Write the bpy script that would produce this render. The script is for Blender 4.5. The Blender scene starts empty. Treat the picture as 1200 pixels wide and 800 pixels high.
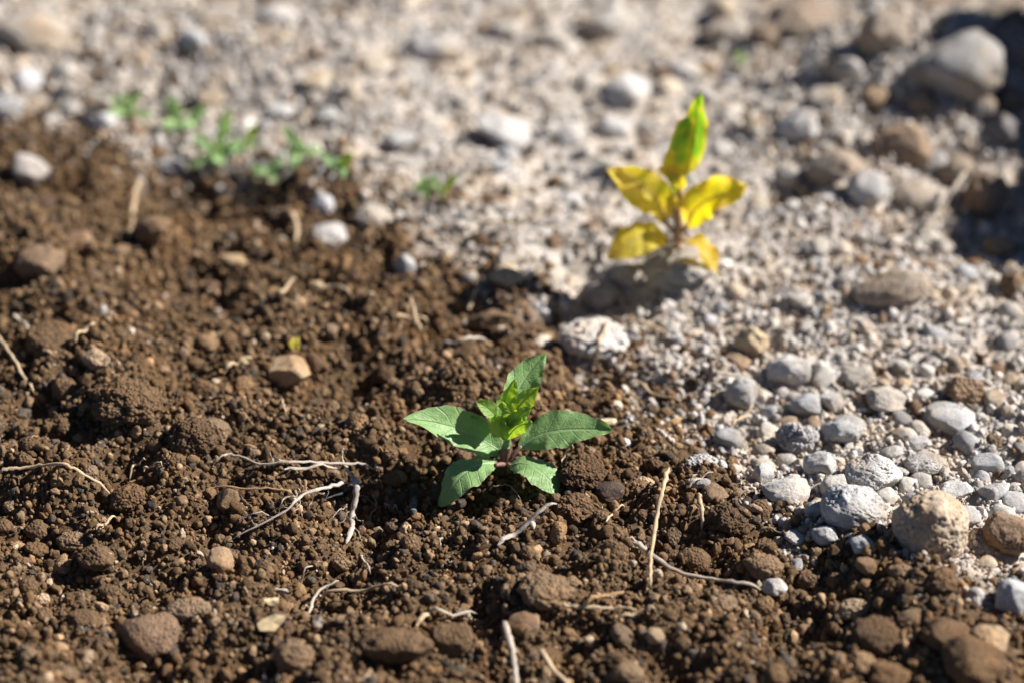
import bpy, bmesh, math, random
import numpy as np
from mathutils import Vector, Euler

# ------------------------------------------------------------------ camera, world, sun
scene = bpy.context.scene
COL = scene.collection
PITCH = math.radians(35.0); DIST = 1.5; LENS = 100.0
CAM = np.array([0.0, -DIST*math.cos(PITCH), DIST*math.sin(PITCH)])
FW = np.array([0, math.cos(PITCH), -math.sin(PITCH)]); UP = np.array([0, math.sin(PITCH), math.cos(PITCH)])
FPX = LENS/36.0*1200.0
cd = bpy.data.cameras.new('camera'); cam = bpy.data.objects.new('camera', cd); COL.objects.link(cam)
cam.location = CAM; cam.rotation_euler = (math.pi/2-PITCH, 0, 0)
cd.lens = LENS; cd.sensor_width = 36; cd.clip_start = 0.05; cd.clip_end = 1000
cd.dof.use_dof = True; cd.dof.focus_distance = 1.375; cd.dof.aperture_fstop = 3.1
cd.dof.aperture_blades = 9
scene.camera = cam

SUN_EL = math.radians(38); SUN_DIR = Vector((0.97, 0.25, 0)).normalized()   # where the sun stands (x right, y away)
w = bpy.data.worlds.new('World'); scene.world = w; w.use_nodes = True
nt = w.node_tree; bg = nt.nodes['Background']
sky = nt.nodes.new('ShaderNodeTexSky'); sky.sky_type = 'NISHITA'; sky.sun_disc = False
sky.sun_elevation = SUN_EL; sky.sun_rotation = math.atan2(SUN_DIR.x, SUN_DIR.y)
sky.altitude = 1500; sky.air_density = .55; sky.dust_density = .1
nt.links.new(sky.outputs[0], bg.inputs[0]); bg.inputs[1].default_value = 0.05
sd = bpy.data.lights.new('sun', 'SUN'); sd.energy = 5.0; sd.angle = math.radians(0.5); sd.color = (1.0, 0.965, 0.92)
sun = bpy.data.objects.new('sun', sd); COL.objects.link(sun)
sdir = Vector((SUN_DIR.x*math.cos(SUN_EL), SUN_DIR.y*math.cos(SUN_EL), math.sin(SUN_EL)))
sun.rotation_euler = sdir.to_track_quat('Z', 'Y').to_euler(); sun.location = (2, 1, 3)
scene.view_settings.view_transform = 'Standard'; scene.view_settings.look = 'None'
scene.view_settings.gamma = 1; scene.view_settings.exposure = 1.03
scene.render.engine = 'CYCLES'

# ------------------------------------------------------------------ numpy noise
def _h(ix, iy, iz, seed):
    h = (ix.astype(np.int64)*374761393 + iy.astype(np.int64)*668265263 + iz.astype(np.int64)*1274126177 + seed*974634777) & 0xffffffff
    h = ((h ^ (h >> 13))*1103515245) & 0xffffffff
    h = ((h ^ (h >> 16))*2246822519) & 0xffffffff
    h = h ^ (h >> 15)
    return (h & 0xffffff)/float(0xffffff)
def vnoise(p, seed=0):
    i = np.floor(p); f = p-i; f = f*f*(3-2*f); r = 0
    for a in (0, 1):
        for b in (0, 1):
            for c in (0, 1):
                wgt = (f[:, 0] if a else 1-f[:, 0])*(f[:, 1] if b else 1-f[:, 1])*(f[:, 2] if c else 1-f[:, 2])
                r = r + wgt*_h(i[:, 0]+a, i[:, 1]+b, i[:, 2]+c, seed)
    return r*2-1
def fbm(p, o=4, seed=0, gain=0.5):
    r = 0; a = 1.0; t = 0
    for k in range(o):
        r = r + a*vnoise(p*2.03**k+k*7.3, seed+k); t += a; a *= gain
    return r/t
def worley(p, seed=0):
    i = np.floor(p); best = np.full(len(p), 9.0)
    for a in (-1, 0, 1):
        for b in (-1, 0, 1):
            for c in (-1, 0, 1):
                x = i[:, 0]+a; y = i[:, 1]+b; z = i[:, 2]+c
                d = (x+_h(x, y, z, seed)-p[:, 0])**2+(y+_h(x, y, z, seed+5)-p[:, 1])**2+(z+_h(x, y, z, seed+9)-p[:, 2])**2
                best = np.minimum(best, d)
    return np.sqrt(best)
def p3(x, y): return np.stack([x, y, np.zeros_like(x)], 1)
def sstep(a, b, x):
    t = np.clip((x-a)/(b-a), 0, 1); return t*t*(3-2*t)

# ------------------------------------------------------------------ plan of the ground
def project(x, y, z=0.0):
    rx = x-CAM[0]; ry = y-CAM[1]; rz = z-CAM[2]
    d = ry*FW[1]+rz*FW[2]; u = ry*UP[1]+rz*UP[2]
    return 600+rx/d*FPX, 400-u/d*FPX, d
BX = [-900, -200, 0, 100, 200, 300, 430, 500, 560, 640, 660, 760, 830, 880, 930, 1050, 1200, 1500, 2500]
BY = [40, 70, 98, 128, 165, 196, 238, 300, 345, 375, 425, 448, 490, 590, 650, 690, 735, 770, 900]
def greyness(x, y):
    x = np.asarray(x, float); y = np.asarray(y, float)
    yc = np.clip(y, -1.0, 3.0); px, py, d = project(np.clip(x, -3, 3), yc)
    q = p3(x, y)
    n = fbm(q*14, 4, 11)*72 + fbm(q*60, 3, 14)*60
    return sstep(-62, 58, np.interp(px, BX, BY)-py+n)
def atz(px, py, z=0.0):
    d = FW+np.array([1, 0, 0])*((px-600)/FPX)+UP*((400-py)/FPX)
    t = (z-CAM[2])/d[2]; return CAM+d*t
# gentle hollows and humps: px, py, radius (m), height (m)
HUMPS = [(60, 420, .050, .012), (150, 480, .035, .006), (40, 300, .04, .009), (180, 265, .03, .010), (210, 330, .03, -.008), (240, 215, .035, -.010),
         (80, 230, .04, -.006), (415, 440, .026, -.014), (500, 470, .035, .006), (700, 440, .02, -.008), (440, 590, .028, -.009), (530, 575, .02, -.007),
         (600, 560, .016, .002), (700, 590, .035, .006), (520, 690, .06, .004), (690, 700, .03, .006), (560, 730, .018, -.008), (230, 790, .03, -.008),
         (1080, 760, .06, .012), (860, 620, .025, .005), (960, 740, .03, -.006), (1120, 640, .06, .006), (800, 315, .030, .016), (690, 345, .035, -.010),
         (1000, 100, .06, .012), (1115, 95, .07, .034), (1180, 260, .05, -.012), (930, 220, .02, -.008), (560, 230, .03, .005), (320, 75, .06, .010),
         (330, 290, .03, -.005), (600, 340, .03, .006), (395, 215, .03, .004), (340, 620, .05, .003), (60, 660, .06, .004), (1045, 345, .025, .008), (880, 480, .05, -.004)]
HW = [(atz(a, b)[0], atz(a, b)[1], r, h) for a, b, r, h in HUMPS]
def lump2(p): return np.sqrt(np.clip(.7-worley(p, 77)**2, 0, 1))-.5
def height(x, y, fine=True):
    x = np.asarray(x, float); y = np.asarray(y, float); q = p3(x, y)
    g = greyness(x, y)
    z = (0.015*fbm(q*11, 3, 3))*(1-0.35*g) + (0.0135*(1-g)+0.0060*g)*fbm(q*42, 3, 21) + .0035*g*lump2(q*62)
    if fine: z = z + (0.0030*(1-g)+0.0034*g)*(np.sqrt(np.clip(.75-worley(q*115, 31)**2, 0, 1))-.6) + .0015*(np.sqrt(np.clip(.75-worley(q*260, 32)**2, 0, 1))-.6) + 0.0008*fbm(q*420, 2, 8) + .0024*g*fbm(q*95, 3, 18)
    for cx, cy, r, h in HW: z = z+(h*1.7 if h < 0 else h)*np.exp(-((x-cx)**2+(y-cy)**2)/(r*r))
    return z
def h1(x, y): return float(height(np.array([x]), np.array([y]), False)[0])
def ground_at(px, py, lift=0.0):
    z = 0.0
    for _ in range(8):
        p = atz(px, py, z); z = 0.5*z+0.5*(h1(p[0], p[1])+lift)
    p = atz(px, py, z); return p
def ray_y(px, py, y):          # the point of a line of sight that lies at world depth y
    d = FW+np.array([1, 0, 0])*((px-600)/FPX)+UP*((400-py)/FPX)
    return CAM+d*((y-CAM[1])/d[1])

# ------------------------------------------------------------------ materials
def nodes_of(name):
    m = bpy.data.materials.new(name); m.use_nodes = True; return m, m.node_tree, m.node_tree.nodes['Principled BSDF']
def N(t, typ, **kw):
    n = t.nodes.new(typ)
    for k, v in kw.items(): setattr(n, k, v)
    return n
def noise(t, vec, scale, detail=4, rough=0.6):
    n = N(t, 'ShaderNodeTexNoise'); n.inputs['Scale'].default_value = scale; n.inputs['Detail'].default_value = detail
    n.inputs['Roughness'].default_value = rough; t.links.new(vec, n.inputs['Vector']); return n
def mapr(t, src, a, b, c, d):
    n = N(t, 'ShaderNodeMapRange'); n.inputs[1].default_value = a; n.inputs[2].default_value = b
    n.inputs[3].default_value = c; n.inputs[4].default_value = d; t.links.new(src, n.inputs[0]); return n.outputs[0]
def mixc(t, f, a, b, mode='MIX'):
    n = N(t, 'ShaderNodeMix', data_type='RGBA', blend_type=mode)
    for s, v in ((0, f), (6, a), (7, b)):
        if isinstance(v, (int, float)): n.inputs[s].default_value = v
        elif isinstance(v, tuple): n.inputs[s].default_value = v
        else: t.links.new(v, n.inputs[s])
    return n.outputs[2]
def rgb(c): return (c[0], c[1], c[2], 1.0)

def earth_material(name, src, pits=0.0, speck=0.35, bump=1.0, fleck=(0.45, 0.40, 0.34)):
    """mineral surface; src = 'instancer', 'object' or 'vertex' says where the base tint comes from"""
    m, t, b = nodes_of(name)
    if src == 'object':
        o = N(t, 'ShaderNodeObjectInfo'); base = o.outputs['Color']
    else:
        a = N(t, 'ShaderNodeAttribute', attribute_name='tint'); base = a.outputs['Color']
        if src == 'instancer': a.attribute_type = 'INSTANCER'
    geo = N(t, 'ShaderNodeNewGeometry'); P = geo.outputs['Position']
    n1 = noise(t, P, 180, 5, .65); n2 = noise(t, P, 1100, 4, .7); n3 = noise(t, P, 45, 3, .5)
    v = mapr(t, n1.outputs[0], .3, .7, .72, 1.28)
    v2 = mapr(t, n2.outputs[0], .3, .7, 1-speck, 1+speck)
    mul = N(t, 'ShaderNodeMath', operation='MULTIPLY'); t.links.new(v, mul.inputs[0]); t.links.new(v2, mul.inputs[1])
    comb = N(t, 'ShaderNodeCombineColor'); [t.links.new(mul.outputs[0], comb.inputs[k]) for k in range(3)]
    c = mixc(t, 1.0, base, comb.outputs[0], 'MULTIPLY')
    warm = mixc(t, 1.0, c, ((.80, .66, .50, 1) if 'stone' in name else (1.1, .98, .84, 1)), 'MULTIPLY')
    c = mixc(t, mapr(t, n3.outputs[0], .46, .68, 0, .85), c, warm)
    # sparse pale mineral flecks
    vo = N(t, 'ShaderNodeTexVoronoi'); vo.inputs['Scale'].default_value = 420; t.links.new(P, vo.inputs['Vector'])
    fl = mapr(t, vo.outputs['Distance'], .10, .16, .55, 0)
    c = mixc(t, fl, c, rgb(fleck))
    t.links.new(c, b.inputs['Base Color'])
    b.inputs['Roughness'].default_value = .92; b.inputs['Specular IOR Level'].default_value = .22
    bp = N(t, 'ShaderNodeBump'); bp.inputs['Distance'].default_value = .0007*bump; bp.inputs['Strength'].default_value = .9
    hsum = N(t, 'ShaderNodeMath', operation='ADD')
    n4 = noise(t, P, 620, 5, .72)
    t.links.new(n4.outputs[0], hsum.inputs[0])
    if pits > 0:
        vp = N(t, 'ShaderNodeTexVoronoi'); vp.inputs['Scale'].default_value = 300; t.links.new(P, vp.inputs['Vector'])
        vq = N(t, 'ShaderNodeTexVoronoi'); vq.inputs['Scale'].default_value = 620; t.links.new(P, vq.inputs['Vector'])
        msk = mapr(t, noise(t, P, 60, 2).outputs[0], .45, .6, 0, 1)
        d1 = mapr(t, vp.outputs['Distance'], .12, .30, -1.6*pits, 0)
        dm = N(t, 'ShaderNodeMath', operation='MULTIPLY'); t.links.new(d1, dm.inputs[0]); t.links.new(msk, dm.inputs[1])
        d2 = mapr(t, vq.outputs['Distance'], .10, .25, -.7*pits, 0)
        ad = N(t, 'ShaderNodeMath', operation='ADD'); t.links.new(dm.outputs[0], ad.inputs[0]); t.links.new(d2, ad.inputs[1])
        t.links.new(ad.outputs[0], hsum.inputs[1])
    elif name == 'earth_clod':
        vp = N(t, 'ShaderNodeTexVoronoi'); vp.inputs['Scale'].default_value = 650; t.links.new(P, vp.inputs['Vector'])
        t.links.new(mapr(t, vp.outputs['Distance'], 0, .7, 1.1*bump, 0), hsum.inputs[1])
    else:
        t.links.new(n2.outputs[0], hsum.inputs[1]); 
    t.links.new(hsum.outputs[0], bp.inputs['Height']); t.links.new(bp.outputs[0], b.inputs['Normal'])
    return m

M_ground = earth_material('earth_ground', 'vertex', bump=1.6)
M_crumb = earth_material('earth_crumb', 'instancer')
M_clod = earth_material('earth_clod', 'object', speck=.3, bump=1.2, fleck=(.30, .20, .12))
M_stone = earth_material('pale_stone', 'object', speck=.24, bump=1.3)
M_pitted = earth_material('pitted_stone', 'object', pits=.9, speck=.24, bump=1.2)

def straw_material(name, c1, c2, dark=None):
    m, t, b = nodes_of(name)
    uv = N(t, 'ShaderNodeUVMap'); uv.uv_map = 'uv'
    mp = N(t, 'ShaderNodeMapping'); mp.inputs['Scale'].default_value = (60, 5, 1); t.links.new(uv.outputs[0], mp.inputs[0])
    n1 = noise(t, mp.outputs[0], 1.0, 4); geo = N(t, 'ShaderNodeNewGeometry'); n2 = noise(t, geo.outputs['Position'], 90, 3)
    mp2 = N(t, 'ShaderNodeMapping'); mp2.inputs['Scale'].default_value = (3, 14, 1); t.links.new(uv.outputs[0], mp2.inputs[0])
    n3 = noise(t, mp2.outputs[0], 1.6, 3)
    c = mixc(t, mapr(t, n3.outputs[0], .35, .65, 0, 1), rgb(c1), rgb(c2))
    c = mixc(t, mapr(t, n2.outputs[0], .52, .68, 0, .8), c, rgb(dark or (c2[0]*.5, c2[1]*.45, c2[2]*.4)))
    t.links.new(c, b.inputs['Base Color']); b.inputs['Roughness'].default_value = .7; b.inputs['Specular IOR Level'].default_value = .3
    bp = N(t, 'ShaderNodeBump'); bp.inputs['Distance'].default_value = .0003; t.links.new(n3.outputs[0], bp.inputs['Height']); t.links.new(bp.outputs[0], b.inputs['Normal'])
    return m
M_straw = straw_material('dry_straw', (.56, .43, .27), (.38, .26, .15), (.18, .12, .07))
M_pale = straw_material('bleached_root', (.50, .43, .35), (.31, .25, .19), (.18, .125, .085))
M_brownstraw = straw_material('brown_straw', (.40, .25, .12), (.28, .16, .08))
M_char_shade = straw_material('charred_shaded_stalk', (.018, .018, .02), (.04, .04, .042), (.25, .24, .23))  # charcoal black; also paints the plant's shadow on one root branch
M_band = straw_material('banded_stalk', (.55, .47, .38), (.34, .29, .25), (.07, .065, .065))

def leaf_material(name, top, trans, edge, tfac=.4, patch=None, patch_amt=0.0, rough=.45, e0=.93):
    m, t, b = nodes_of(name)
    uv = N(t, 'ShaderNodeUVMap'); uv.uv_map = 'uv'; sep = N(t, 'ShaderNodeSeparateXYZ'); t.links.new(uv.outputs[0], sep.inputs[0])
    def mth(op, a, bb=None):
        n = N(t, 'ShaderNodeMath', operation=op)
        for s, v in ((0, a), (1, bb)):
            if v is None: continue
            if isinstance(v, (int, float)): n.inputs[s].default_value = v
            else: t.links.new(v, n.inputs[s])
        return n.outputs[0]
    av = mth('ABSOLUTE', mth('MULTIPLY', mth('SUBTRACT', sep.outputs[1], .5), 2.0))      # 0 at the midrib, 1 at the margin
    geo = N(t, 'ShaderNodeNewGeometry'); P = geo.outputs['Position']
    na = noise(t, P, 260, 4, .6); nb = noise(t, P, 90, 2, .5)
    vein = mth('FRACT', mth('ADD', mth('MULTIPLY', mth('SUBTRACT', sep.outputs[0], mth('MULTIPLY', av, .16)), 7.0), mth('MULTIPLY', nb.outputs[0], .5)))
    vline = mapr(t, mth('ABSOLUTE', mth('SUBTRACT', vein, .5)), 0, .07, 1, 0)
    mid = mapr(t, av, .0, .09, 1, 0)
    vv = mth('MAXIMUM', mid, mth('MULTIPLY', vline, .45))
    c = mixc(t, mapr(t, na.outputs[0], .35, .7, 0, 1), rgb(top), rgb((top[0]*.72, top[1]*.78, top[2]*.7)))
    tr = mixc(t, mapr(t, nb.outputs[0], .35, .65, 0, 1), rgb(trans), rgb((trans[0]*.75, trans[1]*.9, trans[2])))
    if patch is not None:
        pf = mapr(t, noise(t, P, 70, 3, .5).outputs[0], .5-.15*patch_amt, .62-.15*patch_amt, 0, 1)
        c = mixc(t, pf, c, rgb(patch)); tr = mixc(t, pf, tr, rgb((patch[0]*1.6, patch[1]*1.6, patch[2]*1.2)))
    c = mixc(t, mth('MULTIPLY', vv, .5), c, rgb((min(1, top[0]*1.7+.05), min(1, top[1]*1.5+.05), top[2]*1.5+.03)))
    c = mixc(t, mapr(t, av, e0, 1.0, 0, .8), c, rgb(edge))
    if e0 < .9: tr = mixc(t, mapr(t, av, e0, 1.0, 0, .9), tr, rgb(edge))
    sp = N(t, 'ShaderNodeTexVoronoi'); sp.inputs['Scale'].default_value = 130; t.links.new(P, sp.inputs['Vector'])
    c = mixc(t, mapr(t, sp.outputs['Distance'], .06, .13, .7, 0), c, rgb((.30, .20, .10)))
    dn = noise(t, P, 520, 5, .75)
    c = mixc(t, mapr(t, dn.outputs[0], .56, .74, 0, .55), c, rgb((.30, .23, .15)))
    t.links.new(c, b.inputs['Base Color']); b.inputs['Roughness'].default_value = rough; b.inputs['Specular IOR Level'].default_value = .35
    bp = N(t, 'ShaderNodeBump'); bp.inputs['Distance'].default_value = .0006; bp.inputs['Strength'].default_value = .8
    ret = N(t, 'ShaderNodeTexVoronoi', feature='DISTANCE_TO_EDGE'); ret.inputs['Scale'].default_value = 560; t.links.new(P, ret.inputs['Vector'])
    net = mapr(t, ret.outputs['Distance'], 0, .15, .16, 0)
    t.links.new(mth('SUBTRACT', mth('SUBTRACT', mth('MULTIPLY', na.outputs[0], .9), vv), net), bp.inputs['Height']); t.links.new(bp.outputs[0], b.inputs['Normal'])
    tb = N(t, 'ShaderNodeBsdfTranslucent'); t.links.new(tr, tb.inputs[0]); t.links.new(bp.outputs[0], tb.inputs['Normal'])
    mx = N(t, 'ShaderNodeMixShader'); mx.inputs[0].default_value = tfac
    out = [n for n in t.nodes if n.type == 'OUTPUT_MATERIAL'][0]
    t.links.new(b.outputs[0], mx.inputs[1]); t.links.new(tb.outputs[0], mx.inputs[2]); t.links.new(mx.outputs[0], out.inputs[0])
    return m
M_leaf = leaf_material('green_leaf', (.255, .405, .155), (.26, .46, .04), (.42, .30, .22), .28)
M_young = leaf_material('young_leaf', (.27, .43, .10), (.50, .66, .03), (.45, .45, .16), .5)
M_yellow = leaf_material('yellowed_leaf', (.92, .69, .10), (1.0, .76, .01), (.45, .25, .10), .58, rough=.35, patch=(.74, .52, .07), patch_amt=.1)
M_limeleaf = leaf_material('lime_leaf', (.18, .38, .04), (.32, .60, .02), (.95, .75, .06), .5, e0=.45, patch=(.60, .52, .03), patch_amt=-.1, rough=.4)
M_seed = leaf_material('pale_green_leaf', (.52, .72, .35), (.60, .80, .20), (.35, .45, .2), .35)
def plain(name, c, rough=.6):
    m, t, b = nodes_of(name); geo = N(t, 'ShaderNodeNewGeometry'); n = noise(t, geo.outputs['Position'], 300, 4)
    cc = mixc(t, mapr(t, n.outputs[0], .3, .7, 0, 1), rgb(c), rgb((c[0]*.6, c[1]*.6, c[2]*.6)))
    t.links.new(cc, b.inputs['Base Color']); b.inputs['Roughness'].default_value = rough
    bp = N(t, 'ShaderNodeBump'); bp.inputs['Distance'].default_value = .0003; t.links.new(n.outputs[0], bp.inputs['Height']); t.links.new(bp.outputs[0], b.inputs['Normal'])
    return m
M_stem = plain('purple_brown_stem', (.20, .10, .07)); M_gstem = plain('green_stem', (.20, .34, .12)); M_rib = plain('pale_midrib', (.34, .48, .24))
M_yrib = plain('tan_midrib', (.46, .30, .17)); M_tan = plain('tan_flake', (.66, .50, .28)); M_petal = plain('yellow_petal', (.80, .66, .08))

# ------------------------------------------------------------------ object helpers
def link(name, me, parent=None):
    o = bpy.data.objects.new(name, me); COL.objects.link(o)
    if parent is not None: o.parent = parent
    return o
def tag(o, label, cat, group=None, kind=None):
    if label: o['label'] = label
    if cat: o['category'] = cat
    if group: o['group'] = group
    if kind: o['kind'] = kind
    return o
def empty(name, loc, label, cat, group=None):
    o = bpy.data.objects.new(name, None); COL.objects.link(o); o.location = loc; o.empty_display_size = .01
    return tag(o, label, cat, group)
def np_mesh(name, V, F, mat, uv=None, smooth=True):
    me = bpy.data.meshes.new(name); V = np.asarray(V, float); F = np.asarray(F, np.int32)
    me.vertices.add(len(V)); me.vertices.foreach_set('co', V.ravel())
    k = F.shape[1]; me.loops.add(F.size); me.loops.foreach_set('vertex_index', F.ravel())
    me.polygons.add(len(F)); me.polygons.foreach_set('loop_start', np.arange(0, F.size, k, dtype=np.int32)); me.polygons.foreach_set('loop_total', np.full(len(F), k, np.int32))
    me.update(calc_edges=True); me.polygons.foreach_set('use_smooth', np.full(len(F), smooth))
    if uv is not None:
        l = me.uv_layers.new(name='uv'); l.data.foreach_set('uv', np.asarray(uv, float)[F.ravel()].ravel())
    me.materials.append(mat); me.validate(); return me

# ------------------------------------------------------------------ the ground sheet
def axis(lo, hi, step, far, n):
    a = np.arange(lo, hi+1e-9, step); g = (np.geomspace(step*1.5, far, n))
    return np.concatenate([(lo-g)[::-1], a, hi+g])
gx = axis(-.62, .62, .0024, 150, 34); gy = axis(-.46, .86, .0024, 150, 34)
X, Y = np.meshgrid(gx, gy); xf = X.ravel(); yf = Y.ravel()
zf = height(xf, yf)
nx, ny = len(gx), len(gy)
idx = np.arange(nx*ny).reshape(ny, nx)
F = np.stack([idx[:-1, :-1].ravel(), idx[:-1, 1:].ravel(), idx[1:, 1:].ravel(), idx[1:, :-1].ravel()], 1)
gm = np_mesh('ground', np.stack([xf, yf, zf], 1), F, M_ground)
BROWN = np.array([.126, .076, .038]); GREY = np.array([.50, .455, .41])
def tints(x, y, g, rng):
    """base colour for crumbs of soil and gravel"""
    n = len(x); out = np.empty((n, 4)); out[:, 3] = 1
    k = rng.random(n); isg = rng.random(n) < (g*.95+.004)
    vb = np.exp(rng.normal(0, .27, n))
    br = BROWN[None]*vb[:, None]
    br[k < .09] = np.array([.080, .062, .048])*vb[k < .09][:, None]; br[(k > .09) & (k < .27)] = np.array([.225, .148, .084])*vb[(k > .09) & (k < .27)][:, None]
    br[k > .988] = np.array([.42, .32, .22])
    vg = np.exp(rng.normal(0, .13, n)); gr = GREY[None]*vg[:, None]
    s = k < .16; gr[s] = np.array([.38, .315, .245])*vg[s][:, None]
    s = (k > .26) & (k < .31); gr[s] = np.array([.27, .185, .12])*vg[s][:, None]
    s = (k > .34) & (k < .45); gr[s] = np.array([.35, .335, .33])*vg[s][:, None]
    s = k > .95; gr[s] = np.array([.56, .53, .50])
    out[:, :3] = np.where(isg[:, None], gr, br); return out
gg = greyness(xf, yf)
q = p3(xf, yf)
wv = np.clip(.5+.8*fbm(q*25, 4, 77), 0, 1)[:, None]
gcol = (BROWN*.9)[None]*(1-gg[:, None]) + gg[:, None]*(np.array([.52, .47, .42])[None]*wv+np.array([.45, .40, .35])[None]*(1-wv))
ca = gm.color_attributes.new('tint', 'FLOAT_COLOR', 'POINT'); ca.data.foreach_set('color', np.concatenate([gcol, np.ones((len(xf), 1))], 1).ravel())
ground = link('ground', gm); tag(ground, 'brown loose soil meeting pale grey stony dry ground', None, None, 'structure')

# ------------------------------------------------------------------ stones and clods
_ico = {}
def ico(n):
    if n not in _ico:
        bm = bmesh.new(); bmesh.ops.create_icosphere(bm, subdivisions=n, radius=1)
        _ico[n] = (np.array([v.co[:] for v in bm.verts]), np.array([[v.index for v in f.verts] for f in bm.faces])); bm.free()
    return _ico[n]
def lumps(p, seed): return np.sqrt(np.clip(.72-worley(p, seed)**2, 0, 1))-.55
def rock_verts(n, seed, style):
    V, F = ico(n); V = V/np.linalg.norm(V, axis=1, keepdims=True); r = random.Random(seed)
    rad = np.ones(len(V)) + .22*fbm(V*1.1+seed*3.1, 2, seed)
    P = V*rad[:, None]
    cuts = {'angular': 11, 'stone': 10, 'smooth': 7, 'clod': 6, 'crumbly': 2, 'pitted': 3}[style]
    for _ in range(cuts):
        nn = np.array([r.gauss(0, 1), r.gauss(0, 1), r.gauss(0, 1)]); nn /= np.linalg.norm(nn)
        d = r.uniform(.62, .88); e = P@nn-d
        k = .93 if style in ('angular',) else .8
        P = P-np.where(e > 0, e*k, 0)[:, None]*nn
    amp = {'angular': (.06, .045, .016), 'stone': (.08, .055, .022), 'smooth': (.08, .04, .014), 'clod': (.12, .06, .025), 'crumbly': (.12, .10, .06), 'pitted': (.08, .05, .018)}[style]
    D = V
    d = amp[0]*fbm(D*2.2+seed, 3, seed+1) + amp[1]*fbm(D*6+seed, 3, seed+2) + amp[2]*fbm(D*17, 2, seed+3)
    if style == 'crumbly':
        d = d + .24*lumps(P*3.0+seed, seed) + .14*lumps(P*6.5+seed, seed+1) + .06*lumps(P*13, seed+2)
    if style == 'clod': d = d + .12*lumps(P*2.6+seed, seed) + .08*lumps(P*7+seed, seed+1) + .035*lumps(P*15, seed+2)
    if style == 'pitted':
        wk = worley(P*7.5+seed, seed); ms = sstep(-.15, .25, fbm(P*1.8+seed, 2, seed+6))
        d = d - .15*ms*sstep(.36, .22, wk) - .07*ms*sstep(.34, .20, worley(P*15+seed, seed+2)) - .045*sstep(.22, .12, worley(P*8+seed, seed+12)) + .045*fbm(P*3+seed, 4, seed+4, .5)
    if style in ('stone', 'angular'): d = d-.03*sstep(.25, .05, worley(P*6+seed, seed))
    P = P+V*d[:, None]
    s = (P.max(0)-P.min(0))/2; P = (P-(P.max(0)+P.min(0))/2)/s
    return P, F
KEEP = []                                     # (x, y, r) footprints the loose crumbs respect
def hero(px, py, wpx, hpx, style, col, label, name='stone', cat='stone', group=None, n=None, sink=.30, rot=None):
    seed = int(px*7+py*13) % 9973; r = random.Random(seed)
    p = ground_at(px, py); d = project(*p)[2]; m = d/FPX
    rx = wpx/2*m; ry = rx*r.uniform(.8, 1.0); hh = hpx/2*m
    s2, c2 = math.sin(PITCH)**2, math.cos(PITCH)**2
    rz2 = (hh*hh-ry*ry*s2)/c2
    if rz2 < (.45*rx)**2: rz2 = (.45*rx)**2; ry = math.sqrt(max(hh*hh-rz2*c2, (.5*rx)**2*s2)/s2)
    rz = min(math.sqrt(rz2), 1.15*rx)
    p = ground_at(px, py, rz*(1-2*sink))
    if n is None: n = 6 if (style in ('pitted', 'crumbly') and wpx > 48 and 460 < py < 640) else 5 if (wpx > 40 and py > 380 and py < 730) else 4
    if px > 880 and 430 < py < 650: wpx *= 1.06; hpx *= 1.04; rx *= 1.06; p = ground_at(px, py, rz*(1-2*.2))
    P, F = rock_verts(n, seed, style)
    a = r.uniform(-.25, .25) if rot is None else rot
    P = P*np.array([rx, ry, rz]); ca_, sa_ = math.cos(a), math.sin(a)
    P = np.stack([P[:, 0]*ca_-P[:, 2]*sa_, P[:, 1], P[:, 0]*sa_+P[:, 2]*ca_], 1)
    mat = {'pitted': M_pitted, 'angular': M_stone, 'stone': M_stone, 'smooth': M_stone}.get(style, M_clod)
    o = link(name, np_mesh(name, P, F, mat)); o.location = p; o.color = rgb(col)
    tag(o, label, cat, group); KEEP.append((p[0], p[1], (rx+ry)/2)); return o
W = (.50, .475, .45); WG = (.42, .41, .40); TG = (.44, .39, .335); BR = (.130, .079, .042); DB = (.098, .060, .033); TB = (.20, .132, .078); TN = (.34, .24, .15); BG = (.33, .27, .215); DG = (.22, .20, .19)
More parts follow.
